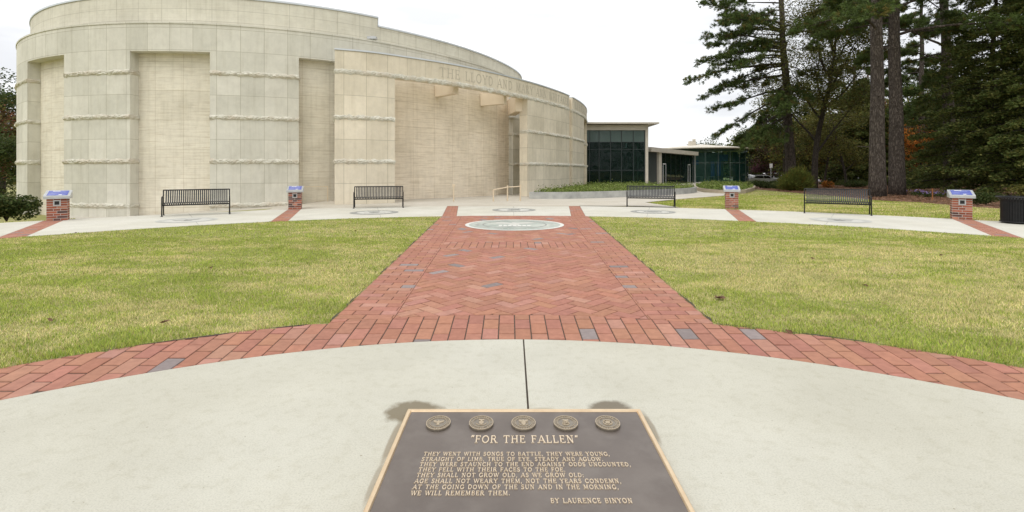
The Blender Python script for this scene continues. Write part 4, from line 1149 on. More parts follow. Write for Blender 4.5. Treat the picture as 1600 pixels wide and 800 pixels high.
PED = [(88.5, 345, 'brick pedestal with slanted blue sign, beside the dark round bush at the museum\'s far-left bay'), (460.5, 327, 'brick pedestal with slanted sign standing before the narrow recessed bay'),
       (1144, 326, 'brick pedestal with slanted pale sign on the lawn edge near the glass pavilion'), (1504, 343, 'brick pedestal with slanted blue sign beside the black litter bin')]
for k, (px, py, lab) in enumerate(PED):
    p = make_pedestal(20+k); a = STRIPS[(0, 1, 4, 5)[k]]; d, n = strip_frame(a)
    c = gp(px, py) + Vector((d.x*.235, d.y*.235, 0))
    p.location = c; p.rotation_euler = (0, 0, -math.atan2(d.x, d.y)*1.05)
    tag(p, lab, 'pedestal', 'brick pedestals at the ends of the brick strips')

# ------------------------------------------------------------------ litter bin
c = gp(1590, 349); c.z = 0
bn = tag(empty('litter_bin', c), 'round black slatted litter bin with flared rim beside the brick pedestal', 'bin')
mb = MB(); n = 40; rB = .36
for k in range(n):
    a = 2*math.pi*(k+.5)/n; d = Vector((math.cos(a), math.sin(a))); q = Vector((-d.y, d.x)); w = .020
    prof = [(rB, .05), (rB, .60), (rB+.015, .66), (rB+.06, .73), (rB+.085, .745)]
    for (ra, za), (rb_, zb_) in zip(prof, prof[1:]):
        P = [d*ra-q*w, d*ra+q*w, d*rb_+q*w, d*rb_-q*w]; z4 = (za, za, zb_, zb_)
        mb.face([(p.x, p.y, z) for p, z in zip(P, z4)])
        P2 = [p - d*.01 for p in P]; mb.face([(p.x, p.y, z) for p, z in zip(P2, z4)][::-1])
mb.build('slats', M['black_metal'], bn, merge=False)
def hoop(r, z, th): 
    m_ = MB(); m_.tube([(r*math.cos(2*math.pi*k/40), r*math.sin(2*math.pi*k/40), z) for k in range(41)], th, 8, cap=False); return m_
hoop(rB+.09, .752, .016).build('rim', M['black_metal'], bn); hoop(rB+.002, .05, .018).build('base_ring', M['black_metal'], bn)
mb = MB(); mb.prism([(.33*math.cos(2*math.pi*k/24), .33*math.sin(2*math.pi*k/24)) for k in range(24)], .02, .70); mb.build('liner', M['black_metal'], bn)

# ------------------------------------------------------------------ handrails and posts
def rail(label, pts, posts, zt, name='handrail', th=1.0):
    o = tag(empty(name, (pts[0][0], pts[0][1], 0)), label, 'handrail' if name == 'handrail' else 'post'); O = (-pts[0][0], -pts[0][1], 0)
    if len(pts) > 1:
        mb = MB(); mb.tube([(x, y, z) for (x, y, z) in pts], .026*th, 8); k = mb.build('top_rail', M['beige_paint'], o); k.location = O
    for (x, y, h) in posts:
        mb = MB(); mb.tube([(x, y, -.02), (x, y, h)], .035*th, 8); k = mb.build('post', M['beige_paint'], o); k.location = O
    return o
g1, g2, g3 = gp(771, 315.5), gp(793, 314.6), gp(813, 314.2)
rail('beige handrail with three posts at the mouth of the porch', [(g1.x, g1.y, .58), (g2.x, g2.y, .70), (g3.x, g3.y, .73)], [(g1.x, g1.y, .58), (g2.x, g2.y, .80), (g3.x, g3.y, .84), ], .8)
g = gp(709, 316)
pb = tag(empty('bollard', (g.x, g.y, 0)), 'single thin beige post in front of the porch wall', 'post')
mb = MB(); mb.tube([(0, 0, 0), (0, 0, .74)], .03, 8); mb.build('shaft', M['beige_paint'], pb)
mb = MB(); mb.box((-.07, -.03, .74), (.07, .03, .86)); mb.build('push_plate', M['beige_paint'], pb, bevel=.01)
ga, gb = gp(471, 319), gp(512, 317.5)
rail('thin beige handrail against the narrow bay behind the brick pedestal', [(ga.x, ga.y, .78), (gb.x, gb.y, .78)], [(ga.x, ga.y, .78), (gb.x, gb.y, .78)], .78, th=.55)
# a stake with an orange top in the mulch, and a parking sign
g = gp(1457, 313); st = tag(empty('marker_stake', g), 'thin orange brown marker stake standing in the pine straw', 'stake')
mb = MB(); mb.box((-.018, -.015, -.1), (.018, .015, .60)); mb.build('stake', M['orange_paint'], st)
# ------------------------------------------------------------------ trees and shrubs
def bark(name, ca, cb, crack, sc_=13):
    m, nt, b, N, LK = new_mat(name)
    tc = N('ShaderNodeTexCoord'); mp = N('ShaderNodeMapping'); mp.inputs['Scale'].default_value = (1, 1, .30); LK(tc.outputs['Object'], mp.inputs['Vector'])
    nw = noise(N, LK, mp.outputs['Vector'], 6, 4); vw = mixc(N, LK, mp.outputs['Vector'], nw.outputs['Color'], .22)
    v = N('ShaderNodeTexVoronoi'); v.feature = 'DISTANCE_TO_EDGE'; v.inputs['Scale'].default_value = sc_; LK(vw, v.inputs['Vector'])
    n = noise(N, LK, mp.outputs['Vector'], 11, 6, .7); c = ramp(N, LK, n.outputs['Fac'], [(.3, ca), (.7, cb)])
    f = ramp(N, LK, v.outputs['Distance'], [(.0, .75), (.20, 0.0)])
    c = mixc(N, LK, c, crack, f); LK(c, b.inputs['Base Color']); b.inputs['Roughness'].default_value = .95; b.inputs['Specular IOR Level'].default_value = .1
    h = ramp(N, LK, v.outputs['Distance'], [(.0, 0.0), (.22, 1.0)]); bumpn(N, LK, h, b, .9, .05)
    return m
M['pine_bark'] = bark('pine_bark', (.085, .07, .058), (.165, .138, .118), (.035, .028, .024))
M['dark_bark'] = bark('dark_bark', (.07, .06, .05), (.12, .10, .085), (.03, .025, .02), 16)

def rot_about(v, ax, a): return Matrix.Rotation(a, 3, ax) @ v
def needles(T_, rng, k=12, ln=.22, w=.022, base=(.036, .060, .014), var=.35, up=.25, yel=.1):
    """tufts of needles; T_ = list of (pos, dir)"""
    n = len(T_); P = np.array([p for p, d in T_]); D = np.array([d for p, d in T_])
    P = np.repeat(P, k, 0); D = np.repeat(D, k, 0); m = len(P)
    d = D + rng.normal(0, .75, (m, 3)); d[:, 2] += up; d /= np.linalg.norm(d, axis=1)[:, None] + 1e-9
    s = np.cross(d, rng.normal(0, 1, (m, 3))); s /= np.linalg.norm(s, axis=1)[:, None] + 1e-9
    L_ = (ln*rng.uniform(.6, 1.2, m))[:, None]; W_ = (w*rng.uniform(.7, 1.3, m))[:, None]
    o = rng.normal(0, ln*.18, (m, 3))
    V = np.stack([P+o-s*W_, P+o+s*W_, P+o+d*L_], 1)
    tc_ = np.repeat(rng.uniform(1-var, 1+var, n), k); C = np.array(base)[None, :]*tc_[:, None]*rng.uniform(.8, 1.2, (m, 1))
    C[:, 0] *= 1 + np.repeat((rng.random(n) < yel)*.7, k)
    return V, C
def leaves(P, rng, size=.12, cols=((.05, .07, .02),), flat_=.5, var=.3, colw=None, sizev=.35):
    """single leaves (kite shaped) at points P"""
    n = len(P); a = rng.normal(0, 1, (n, 3)); a[:, 2] *= (1-flat_); a /= np.linalg.norm(a, axis=1)[:, None] + 1e-9
    nn = rng.normal(0, 1, (n, 3)); nn[:, 2] += flat_*3; b = np.cross(nn, a); b /= np.linalg.norm(b, axis=1)[:, None] + 1e-9
    s = (size*rng.uniform(1-sizev, 1+sizev, n))[:, None]
    V = np.stack([P - a*s*.5, P + b*s*.30, P + a*s*.55, P - b*s*.30], 1)
    ci = rng.choice(len(cols), n, p=colw); C = np.array(cols)[ci]*rng.uniform(1-var, 1+var, (n, 1))
    return V, C

def limb(p0, d, L, droop, rng, n=7, wob=.10):
    pts = [Vector(p0)]; d = Vector(d).normalized()
    for i in range(n):
        d = (d + Vector((rng.normal(0, wob), rng.normal(0, wob), rng.normal(0, wob*.6) + droop/n))).normalized()
        pts.append(pts[-1] + d*L/n)
    return pts
def along(pts, f):
    x = f*(len(pts)-1); i = min(int(x), len(pts)-2); return pts[i].lerp(pts[i+1], x-i)
def trunk_mesh(mb, pts, r0, r1, n=14, flare=1.12):
    m = len(pts); rad = [(r0 + (r1-r0)*(i/(m-1)))*(1 + (flare-1)*math.exp(-i*16/(m-1)*1.0)) for i in range(m)]
    mb.tube(pts, rad, n)

def pine(label, base, height, r, seed, lean=(0, 0), z_lo=.3, limbs=26, L=(6.5, 2.0), bias=None, k=12, tuft=None, z_hi=1.0, stubs=4, extra=(), dens=1.0, name='pine_tree', base_col=(.088, .126, .034), group=None):
    rng = np.random.default_rng(seed)
    root = tag(empty(name, base), label, 'tree', group)
    n = 24; tp = [Vector((lean[0]*(i/n)**1.1 + .08*math.sin(i*.9+seed)*(i/n), lean[1]*(i/n), height*i/n - .15*(i == 0))) for i in range(n+1)]
    mb = MB(); trunk_mesh(mb, tp, r, r*.28)
    Tf = []
    specs = []
    for i in range(limbs):
        f = z_lo + (z_hi-z_lo)*(i+.5*rng.random())/limbs
        az = rng.uniform(0, 2*math.pi) if (bias is None or rng.random() > .55) else bias + rng.normal(0, .6)
        g = (f-z_lo)/(1-z_lo); ll = (L[0]+(L[1]-L[0])*g)*rng.uniform(.7, 1.15)
        specs.append((f, az, ll, rng.uniform(.15, .5), -rng.uniform(.3, .8)))
    specs += list(extra)
    for (f, az, ll, up, dr) in specs:
        p0 = along(tp, f); d = Vector((math.cos(az), math.sin(az), up))
        lp = limb(p0, d, ll, dr, rng)
        mb.tube(lp, [max(.012, .016*ll*(1-.85*q/(len(lp)-1))) for q in range(len(lp))], 5, cap=False)
        nt_ = int((5 + ll*2.4)*dens)
        for q in range(nt_):
            fq = rng.uniform(.38, 1.0); b0 = along(lp, fq); dd = (lp[-1]-lp[0]).normalized()
            tw = rot_about(dd, Vector((0, 0, 1)), rng.choice([-1, 1])*rng.uniform(.3, 1.1)); tw.z += rng.uniform(-.15, .3)
            tl = ll*.24*(1.25-fq)*rng.uniform(.6, 1.4) + .2; tpz = limb(b0, tw, tl, -.1, rng, 3)
            mb.tube(tpz, [.014, .012, .010, .006], 3, cap=False)
            for u in range(int(rng.integers(4, 8))):
                e = along(tpz, rng.uniform(.35, 1.0)); Tf.append((tuple(e + Vector(rng.normal(0, .10, 3))), tuple((tpz[-1]-tpz[0]).normalized())))
        for u in range(6):
            e = along(lp, rng.uniform(.85, 1.0)); Tf.append((tuple(e + Vector(rng.normal(0, .10, 3))), tuple((lp[-1]-lp[-2]).normalized())))
    for s_ in range(stubs):
        f = rng.uniform(.12, z_lo); az = rng.uniform(0, 6.28); p0 = along(tp, f)
        lp = limb(p0, (math.cos(az), math.sin(az), .1), rng.uniform(.5, 1.3), -.1, rng, 3); mb.tube(lp, [.05, .035, .025, .015], 5)
    mb.build('trunk', M['pine_bark'], root, smooth=True, merge=True)
    V, C = needles(Tf, rng, k, *(tuft or (.24, .026)), base=base_col)
    polys('crown', V, C, M['needle'], root)
    return root

def broadleaf(label, base, height, r, seed, crown, leaf=.16, cols=((.05, .07, .02),), n_cl=70, per=70, spread=.55, z0=.25, colw=None, mat_='dark_bark', name='broadleaf_tree', group=None, forks=7, flat_=.5, droop=0.0, crown_pow=1.0, up=.6):
    """crown = (radius x, radius y, height share of its bottom)"""
    rng = np.random.default_rng(seed); root = tag(empty(name, base), label, 'tree', group)
    tp = limb((0, 0, -.1), (rng.normal(0, .04), rng.normal(0, .04), 1), height*.8, 0, rng, 10, .05)
    mb = MB(); trunk_mesh(mb, tp, r, r*.3, 10)
    pts = []
    tips = []
    for i in range(forks):
        f = z0 + (.95-z0)*(i+rng.random()*.6)/forks; az = i*2.4 + rng.uniform(-.4, .4); p0 = along(tp, min(1, f))
        rr_ = crown[0]*(.75+.35*rng.random())*(1-.45*f)
        lp = limb(p0, (math.cos(az), math.sin(az), up*rng.uniform(.6, 1.4)), rr_*1.15, droop, rng, 6, .12)
        mb.tube(lp, [max(.012, r*.38*(1-.9*q/6)) for q in range(7)], 5, cap=False); tips.append(lp)
        for w in range(5):
            fq = rng.uniform(.35, .95); b0 = along(lp, fq); tw = (lp[-1]-lp[0]).normalized() + Vector(rng.normal(0, .6, 3)); tl = rr_*.45*rng.uniform(.6, 1.2)
            tq = limb(b0, tw, tl, droop, rng, 4, .15); mb.tube(tq, [.028, .022, .017, .012, .008], 3, cap=False); tips.append(tq)
    mb.build('trunk', M[mat_], root, smooth=True)
    for q in range(n_cl):
        if rng.random() < .62:
            lp = tips[int(rng.integers(len(tips)))]; c = along(lp, rng.uniform(.45, 1.0))
        else:
            while True:
                u = rng.uniform(-1, 1, 3)
                if u @ u < 1: break
            zc = height*(crown[2] + (1-crown[2])*(u[2]*.5+.5)); w = (1 - .55*max(0, (zc/height-.45))*crown_pow)
            c = Vector((u[0]*crown[0]*w, u[1]*crown[1]*w, zc))
        cc = np.array(c)[None, :] + rng.normal(0, 1, (per, 3))*np.array([spread, spread, spread*.55])[None, :]
        pts.append(cc)
    P = np.concatenate(pts); P = P[P[:, 2] > .15]
    V, C = leaves(P, rng, leaf, cols, flat_, colw=colw)
    # clump-wise light and dark
    tone = np.repeat(rng.uniform(.65, 1.25, n_cl), per)[:len(C)][:, None]; C = C*tone
    polys('crown', V, C, M['leaf'], root)
    return root

def hemlock(label, base, height, r, seed, R0=5.5, n=90, cols=((.082, .115, .032), (.115, .142, .040), (.16, .16, .048)), name='conifer_tree', z0=.06, per=170, leaf=.15, group=None, colw=None, top=.25, lowbranch=.55):
    """drooping conifer with layered fine sprays"""
    rng = np.random.default_rng(seed); root = tag(empty(name, base), label, 'tree', group)
    tp = limb((0, 0, -.1), (0, 0, 1), height, 0, rng, 12, .015); mb = MB(); trunk_mesh(mb, tp, r, .03, 10); pts = []
    for i in range(n):
        f = z0 + (1-z0)*((i+rng.random())/n)**1.05; az = i*2.39996 + rng.uniform(-.3, .3); ll = R0*((1-f)**.75*(1-top)+top*(1-f)**.2)*rng.uniform(.7, 1.1)
        lp = limb(along(tp, f), (math.cos(az), math.sin(az), .18), ll, -.55, rng, 6, .06)
        mb.tube(lp, [max(.008, .012*ll*(1-.9*q/6)) for q in range(7)], 4, cap=False)
        m = int(per*ll/R0) + 25
        fr_ = rng.uniform(.22, 1.0, m)**.8; Pl = np.array([along(lp, q) for q in fr_]); sd_ = np.array((-math.sin(az), math.cos(az), 0))
        wv = (rng.uniform(-1, 1, m)*ll*.30*(1.15-fr_)); Pl = Pl + sd_[None, :]*wv[:, None]; Pl[:, 2] -= np.abs(wv)*.35 + rng.uniform(0, .22, m); Pl += rng.normal(0, .07, (m, 3))
        pts.append(Pl)
    mb.build('trunk', M['dark_bark'], root, smooth=True)
    P = np.concatenate(pts); V, C = leaves(P, rng, leaf, cols, .6, colw=colw); polys('crown', V, C, M['leaf'], root); return root

def shrub(label, base, rad, hgt, seed, cols, n=2600, leaf=.07, name='shrub', spiky=False, group=None):
    rng = np.random.default_rng(seed); root = tag(empty(name, base), label, 'shrub', group)
    mb = MB(); P = []
    for i in range(14):
        az = i*2.4; e = Vector((math.cos(az)*rad[0]*.6*rng.random(), math.sin(az)*rad[1]*.6*rng.random(), hgt*rng.uniform(.5, .85)))
        lp = [Vector((0, 0, -.03)), e*.5 + Vector((0, 0, .05)), e]; mb.tube(lp, [.022, .016, .008], 4, cap=False)
    mb.build('stem', M['dark_bark'], root)
    lob = [(rng.uniform(-.55, .55), rng.uniform(-.55, .55), rng.uniform(.25, .62), rng.uniform(.42, .62)) for _ in range(13)]
    for (x, y, z, s) in lob:
        m = n//13; u = rng.normal(0, 1, (m, 3)); u /= np.linalg.norm(u, axis=1)[:, None]; u *= rng.uniform(.55, 1.06, m)[:, None]
        P.append(np.stack([(x+u[:, 0]*s)*rad[0], (y+u[:, 1]*s)*rad[1], np.maximum(.03, (z+u[:, 2]*s*.62)*hgt)], 1))
    P = np.concatenate(P)
    if spiky:
        D = np.stack([P[:, 0]*.5/rad[0], P[:, 1]*.5/rad[1], np.full(len(P), .6)], 1); V, C = needles([(tuple(p), tuple(d)) for p, d in zip(P, D)], rng, 3, .34, .016, base=cols[0], up=.3)
        polys('foliage', V, C, M['leaf'], root)
    else:
        V, C = leaves(P, rng, leaf, cols, .35); polys('foliage', V, C, M['leaf'], root)
    return root

def at(px, Y): return Vector(((px-800)/F*Y, Y, gz((px-800)/F*Y, Y) - .02))
DG = ((.046, .072, .020), (.066, .092, .026), (.090, .10, .030))
OL = ((.145, .148, .038), (.19, .17, .044), (.115, .12, .032))
YO = ((.26, .17, .03), (.18, .16, .035), (.30, .19, .035))
OR = ((.58, .19, .03), (.46, .15, .028), (.36, .16, .035), (.15, .13, .035))
RD = ((.22, .085, .05), (.15, .10, .04), (.09, .08, .03))

# the tall pine whose long limbs hang over the glass pavilion
def lim(pxt, pyt, Y, tz, dr=-.5):
    """limb from trunk height tz (metres) to a tip in the picture"""
    H_ = 21.0; tip = Vector(((pxt-800)/F*Y, Y, EYE+(HZ-pyt)/F*Y)); base = at(1237, 41.0); f = tz/H_
    p0 = Vector((base.x - 1.1*f**1.1, base.y, tz)); d = tip-p0; L_ = d.length*1.04
    az = math.atan2(d.y, d.x); hyp = math.hypot(d.x, d.y); up = d.z/hyp - dr*.42
    return (f, az, L_, up, dr)
PX = [(1108, 18, 39, 13.2, -.3), (1098, 60, 41, 12.2), (1086, 92, 42, 11.6), (1085, 124, 40, 10.6), (1108, 148, 41, 9.6), (1128, 172, 40, 8.4), (1150, 205, 42, 7.4), (1142, 222, 40, 6.4), (1180, 190, 43, 8.0), (1190, 225, 39, 6.2), (1140, 45, 44, 13.0),
      (1150, 95, 38, 11.3), (1160, 130, 44, 10.2), (1120, 110, 43, 11.2), (1170, 20, 37, 13.8), (1130, 5, 42, 14.0), (1200, 160, 37, 9.0), (1105, 75, 44, 12.0), (1160, 215, 44, 6.6), (1125, 195, 41, 7.6), (1175, 60, 39, 12.5), (1120, 32, 38, 13.4), (1145, 70, 43, 12.4), (1185, 110, 42, 10.6), (1195, 75, 44, 12.0), (1280, 75, 39, 11.6), (1300, 45, 42, 12.9), (1205, 130, 43, 9.8), (1115, 128, 43, 10.4), (1135, 88, 39, 11.8), (1158, 40, 42, 13.2), (1190, 30, 40, 13.6), (1210, 190, 44, 7.6), (1255, 150, 38, 9.0), (1275, 110, 43, 10.4), (1170, 170, 39, 8.8), (1265, 40, 38, 12.8), (1290, 12, 40, 13.6), (1215, 215, 38, 6.3)]
pine('tall leaning pine with long drooping limbs hanging over the round glass pavilion', at(1237, 41.0), 21.0, .42, 11, lean=(-1.1, .3), z_lo=.60, limbs=14, L=(5.5, 2.2), bias=math.pi, extra=[lim(*p) for p in PX], k=20, dens=1.35, tuft=(.24, .019))
broadleaf('mid green leafy tree filling the space behind the leaning pine', at(1225, 56), 12.5, .2, 65, (4.5, 4, .05), .22, OL + DG, 170, 90, .6)
broadleaf('green tree behind the airy tree, its top at half the height of the trunks', at(1300, 58), 13.5, .2, 66, (5.0, 4, .05), .22, OL + DG, 190, 90, .65)
# the two thick trunks and the further one
pine('thick straight pine trunk nearest the bench, the left of the pair', at(1371, 28.2), 24, .41, 21, lean=(-.1, 0), z_lo=.40, limbs=34, L=(5.8, 2.0), stubs=6, z_hi=.98, k=20, dens=1.9, tuft=(.23, .018))
pine('thick pine trunk leaning slightly left, the right of the pair behind the bench', at(1402, 30.2), 24, .42, 22, lean=(-.5, 0), z_lo=.385, limbs=34, L=(6.2, 2.0), stubs=5, k=20, dens=1.9, tuft=(.23, .018))
pine('slimmer pine trunk half hidden behind the drooping conifer', at(1487, 36), 25, .42, 23, lean=(-.9, .2), z_lo=.36, limbs=30, L=(6.5, 2.2), k=20, dens=2.0, tuft=(.25, .021))
pine('tall pine behind the litter bin with a dark crown filling the top corner', at(1610, 37), 24, .4, 24, z_lo=.30, limbs=34, L=(7.0, 2.2), k=20, dens=2.0, tuft=(.25, .021))
pine('dark pine standing between the pair of thick trunks and the slimmer trunk, far back', at(1440, 58), 25, .4, 25, z_lo=.26, limbs=34, L=(7.0, 2.2), k=13, dens=1.7, tuft=(.36, .05))
pine('far dark pine seen just right of the airy leafy tree', at(1335, 62), 17, .35, 26, z_lo=.22, limbs=30, L=(5.5, 1.8), k=13, dens=1.7, tuft=(.36, .05))
# the airy tree with rising branches beside the leaning pine
broadleaf('airy deciduous tree with thin rising dark branches beside the leaning pine', at(1272, 40), 16.5, .26, 31, (6.6, 5.5, .40), .14, ((.10, .125, .035), (.14, .145, .04), (.13, .11, .035)), 400, 120, .58, z0=.22, forks=14, up=1.25)
broadleaf('slender young tree with thin crown behind the bench', at(1322, 46), 9.5, .13, 32, (3.2, 3, .2), .17, OL, 95, 60, .5, z0=.2)
broadleaf('thin olive tree standing left of the pair of thick trunks', at(1288, 48), 8.5, .12, 33, (3.0, 3, .2), .17, OL + ((.09, .05, .02),), 90, 60, .5, z0=.2)
# drooping dark conifers on the right
hemlock('large dark drooping conifer with layered sprays behind the brick pedestal', at(1546, 29.5), 15.5, .24, 41, R0=4.7, n=180, per=760, leaf=.14)
hemlock('dark conifer behind the litter bin, its sprays reaching the ground', at(1612, 27), 12.0, .22, 42, R0=4.2, n=130, per=560, leaf=.16)
hemlock('conifer between the orange maple and the slimmer pine trunk', at(1500, 48), 15, .2, 43, R0=5.0, n=130, per=420, leaf=.25)
hemlock('dark conifer filling the gap left of the pair of thick trunks', at(1345, 52), 11.5, .2, 44, R0=4.6, n=130, per=420, leaf=.25)
# autumn colour
broadleaf('orange autumn maple seen right of the pair of thick trunks', at(1440, 52), 7.0, .12, 51, (3.6, 3, .12), .20, OR, 110, 60, .5, name='maple_tree')
broadleaf('orange autumn maple partly behind the conifer sprays', at(1478, 55), 8.0, .12, 52, (3.6, 3, .12), .21, OR, 110, 60, .5, name='maple_tree')
broadleaf('purplish red small tree behind the parked cars', at(1196, 72), 6.5, .14, 53, (2.2, 2.2, .1), .24, ((.15, .045, .075), (.11, .04, .055), (.08, .05, .04)), 90, 60, .45)
broadleaf('rust tinted tree rising behind the tall leaning pine', at(1218, 66), 9.5, .18, 54, (4.2, 3.5, .1), .25, ((.12, .065, .022), (.07, .065, .02), (.05, .055, .018)), 120, 70, .6)
broadleaf('olive yellow tree behind the spiky bush', at(1262, 64), 9.0, .18, 55, (4.5, 3.5, .05), .25, OL + YO[:1], 140, 70, .65)
broadleaf('yellowish leafy tree behind the slender young tree', at(1312, 66), 10.5, .18, 56, (4.5, 3.5, .05), .25, OL + YO[:2], 150, 70, .65)
broadleaf('green tree at the wood edge between the glass pavilion and the cars', at(1172, 84), 9.5, .2, 57, (5.0, 4, .05), .3, DG + OL[:1], 150, 70, .7)
broadleaf('small round green tree top above the round pavilion roof', at(1108, 92), 8.4, .2, 58, (3.5, 3.5, .2), .3, DG + OL[:1], 100, 60, .6)
broadleaf('reddish tinted tree high behind the pair of thick trunks', at(1362, 70), 16, .25, 59, (4.5, 4, .25), .27, RD + OL, 140, 70, .7)
broadleaf('dark tree at the right edge of the wood behind the litter bin', at(1580, 58), 16, .25, 60, (6.5, 5, .05), .27, DG, 220, 80, .8)
broadleaf('dark green tree behind the orange maples', at(1455, 74), 17, .25, 62, (6.5, 5, .05), .30, DG, 200, 80, .85)
broadleaf('dark olive tree behind the large drooping conifer', at(1530, 70), 18, .25, 63, (6.5, 5, .05), .30, DG + OL[:1], 200, 80, .85)
broadleaf('dark green tree behind the left thick trunk', at(1395, 78), 14, .25, 64, (6.0, 5, .05), .30, DG, 200, 80, .85)
# left of the museum
broadleaf('dark green tree behind the left end of the museum', at(4, 42), 10.6, .22, 71, (3.4, 3.0, .3), .2, DG, 150, 80, .55)
broadleaf('reddish brown autumn tree low behind the left end of the museum', at(-2, 39), 8.0, .16, 72, (3.2, 2.6, .12), .19, RD + OL[:1], 150, 70, .5)
broadleaf('dark understorey tree at the far left edge', at(-14, 34), 5.2, .14, 73, (3.4, 2.6, .0), .17, DG, 140, 80, .5)

# distant wood behind everything: one mass of foliage
rng = np.random.default_rng(99); P = []
for k in range(620):
    px = rng.uniform(1120, 1900); Y = rng.uniform(88, 112); h = np.interp(px, [1120, 1180, 1300, 1500, 1900], [5, 9, 14, 20, 22])*rng.uniform(.6, 1.0)
    x = (px-800)/F*Y; m = 120; c = np.array([x, Y, 0])[None, :] + np.stack([rng.normal(0, 1.9, m), rng.normal(0, 1.5, m), rng.uniform(.05, 1.0, m)*h], 1); P.append(c)
for k in range(60):
    px = rng.uniform(-260, 25); Y = rng.uniform(58, 75); x = (px-800)/F*Y; m = 120; P.append(np.array([x, Y, -.5])[None, :] + np.stack([rng.normal(0, 1.6, m), rng.normal(0, 1.3, m), rng.uniform(.03, 1, m)*rng.uniform(6, 10)], 1))
for k in range(230):
    a = rng.uniform(-1.35, 1.35); r_ = rng.uniform(62, 84); m = 90; P.append(np.array([r_*math.sin(a)*1.1, -r_*math.cos(a), 0])[None, :] + np.stack([rng.normal(0, 2.6, m), rng.normal(0, 2.0, m), rng.uniform(.02, 1, m)*rng.uniform(11, 19)], 1))
P = np.concatenate(P); V, C = leaves(P, rng, .80, DG + OL[:2] + ((.09, .05, .02),), .3, colw=[.25, .25, .18, .14, .1, .08])
tag(polys('far_woods', V, C, M['leaf']), 'distant mixed wood closing the view behind the trees', 'woods', kind='stuff')

# shrubs
shrub('dark round clipped bush at the far left beside the brick pedestal', gp(6, 344) + Vector((-.85, .9, -.1)), (.85, .8), .92, 81, DG, 9500, .085)
shrub('bright green feathery bush at the foot of the leaning pine', at(1243, 36.5), (1.25, 1.1), 1.75, 82, ((.115, .135, .028),), 4200, spiky=True)
for (px, Y, rx, h, lab) in ((1188, 43, 1.2, .80, 'dark low bush in front of the parked white car, left end of the clipped bushes'), (1207, 42, 1.1, .78, 'dark low bush in the middle of the clipped bushes by the parked cars'), (1221, 40, .9, .75, 'small dark bush between the clipped bushes and the feathery bush')):
    shrub(lab, at(px, Y), (rx, .9), h, int(px), DG, 2600, .10)
for (px, lab) in ((1426, 'dark hedge bush just right of the pair of thick trunks'), (1448, 'dark hedge bush below the orange maple'), (1470, 'dark hedge bush left of the slimmer pine trunk')):
    shrub(lab, at(px, 41), (1.35, 1.0), 1.05, int(px), DG, 2600, .11)
shrub('low dark bush on the straw between the brick pedestal and the litter bin', at(1538, 21.5) , (.62, .6), .72, 90, DG, 2600, .07)
shrub('green bush at the right edge behind the litter bin', at(1602, 25), (1.4, 1.0), 1.0, 91, OL, 2600, .09)
shrub('dark bush behind the bench on the straw', at(1338, 44), (1.2, 1.0), .8, 92, DG, 2200, .11)
shrub('small rust coloured bush on the straw behind the bench', at(1294, 43), (.5, .5), .75, 93, OR, 1200, .09)
# purple flower clumps in the straw
for k, (px, py, lab) in enumerate(((1434, 306, 'purple flowering clump in the straw beside the right thick trunk'), (1449, 309, 'purple flowering clump in the straw left of the marker stake'), (1468, 309, 'purple flowering clump in the straw right of the marker stake'))):
    g = gp(px, py); rng = np.random.default_rng(300+k); root = tag(empty('flower_clump', g), lab, 'flowers')
    u = rng.normal(0, 1, (260, 3))*np.array([.18, .15, .06]) + np.array([0, 0, .16]); u[:, 2] = np.maximum(u[:, 2], .02)
    V, C = leaves(u, rng, .08, DG, .3); polys('leaves', V, C, M['leaf'], root)
    u = rng.normal(0, 1, (34, 3))*np.array([.2, .18, .05]) + np.array([0, 0, .30]); V, C = leaves(u, rng, .075, ((.36, .26, .62), (.48, .38, .75)), .3); polys('blossoms', V, C, M['leaf'], root)

# ------------------------------------------------------------------ straw bed, parking lot, planting
sheet('straw_bed', gpoly([(1172, 294.5), (1225, 299.5), (1290, 305), (1370, 313), (1440, 316.5), (1530, 324), (1640, 330), (1640, 279), (1300, 279), (1250, 283), (1190, 286)]), -.012, M['mulch'])
rng = np.random.default_rng(4)
poly = [tuple(p) for p in gpts([(1185, 296), (1290, 305), (1370, 313), (1440, 316.5), (1530, 324), (1640, 330), (1640, 290), (1250, 290)])]
def inside(P, poly):
    x, y = P[:, 0], P[:, 1]; c = np.zeros(len(P), bool); n = len(poly); j = n-1
    for i in range(n):
        xi, yi = poly[i]; xj, yj = poly[j]
        c ^= ((yi > y) != (yj > y)) & (x < (xj-xi)*(y-yi)/(yj-yi+1e-12)+xi); j = i
    return c
Q = np.stack([rng.uniform(14, 50, 60000), rng.uniform(18, 46, 60000)], 1); Q = Q[inside(Q, poly)]
Q3 = np.concatenate([Q, rng.uniform(-.005, .05, (len(Q), 1))], 1); V, C = leaves(Q3, rng, .24, ((.26, .145, .085), (.18, .095, .055), (.34, .21, .13), (.12, .07, .045)), .85)
V[:, 1] = Q3 + (V[:, 1]-Q3)*.25; V[:, 3] = Q3 + (V[:, 3]-Q3)*.25; V[:, :, 2] = np.maximum(V[:, :, 2], -.01)
tag(polys('pine_straw', V, C, M['leaf']), 'reddish brown pine straw littering the ground under the pines', 'straw', kind='stuff')
sheet('parking_lot', [(37, 58.5), (120, 58.5), (120, 86), (37, 86)], -.565, M['asphalt'])
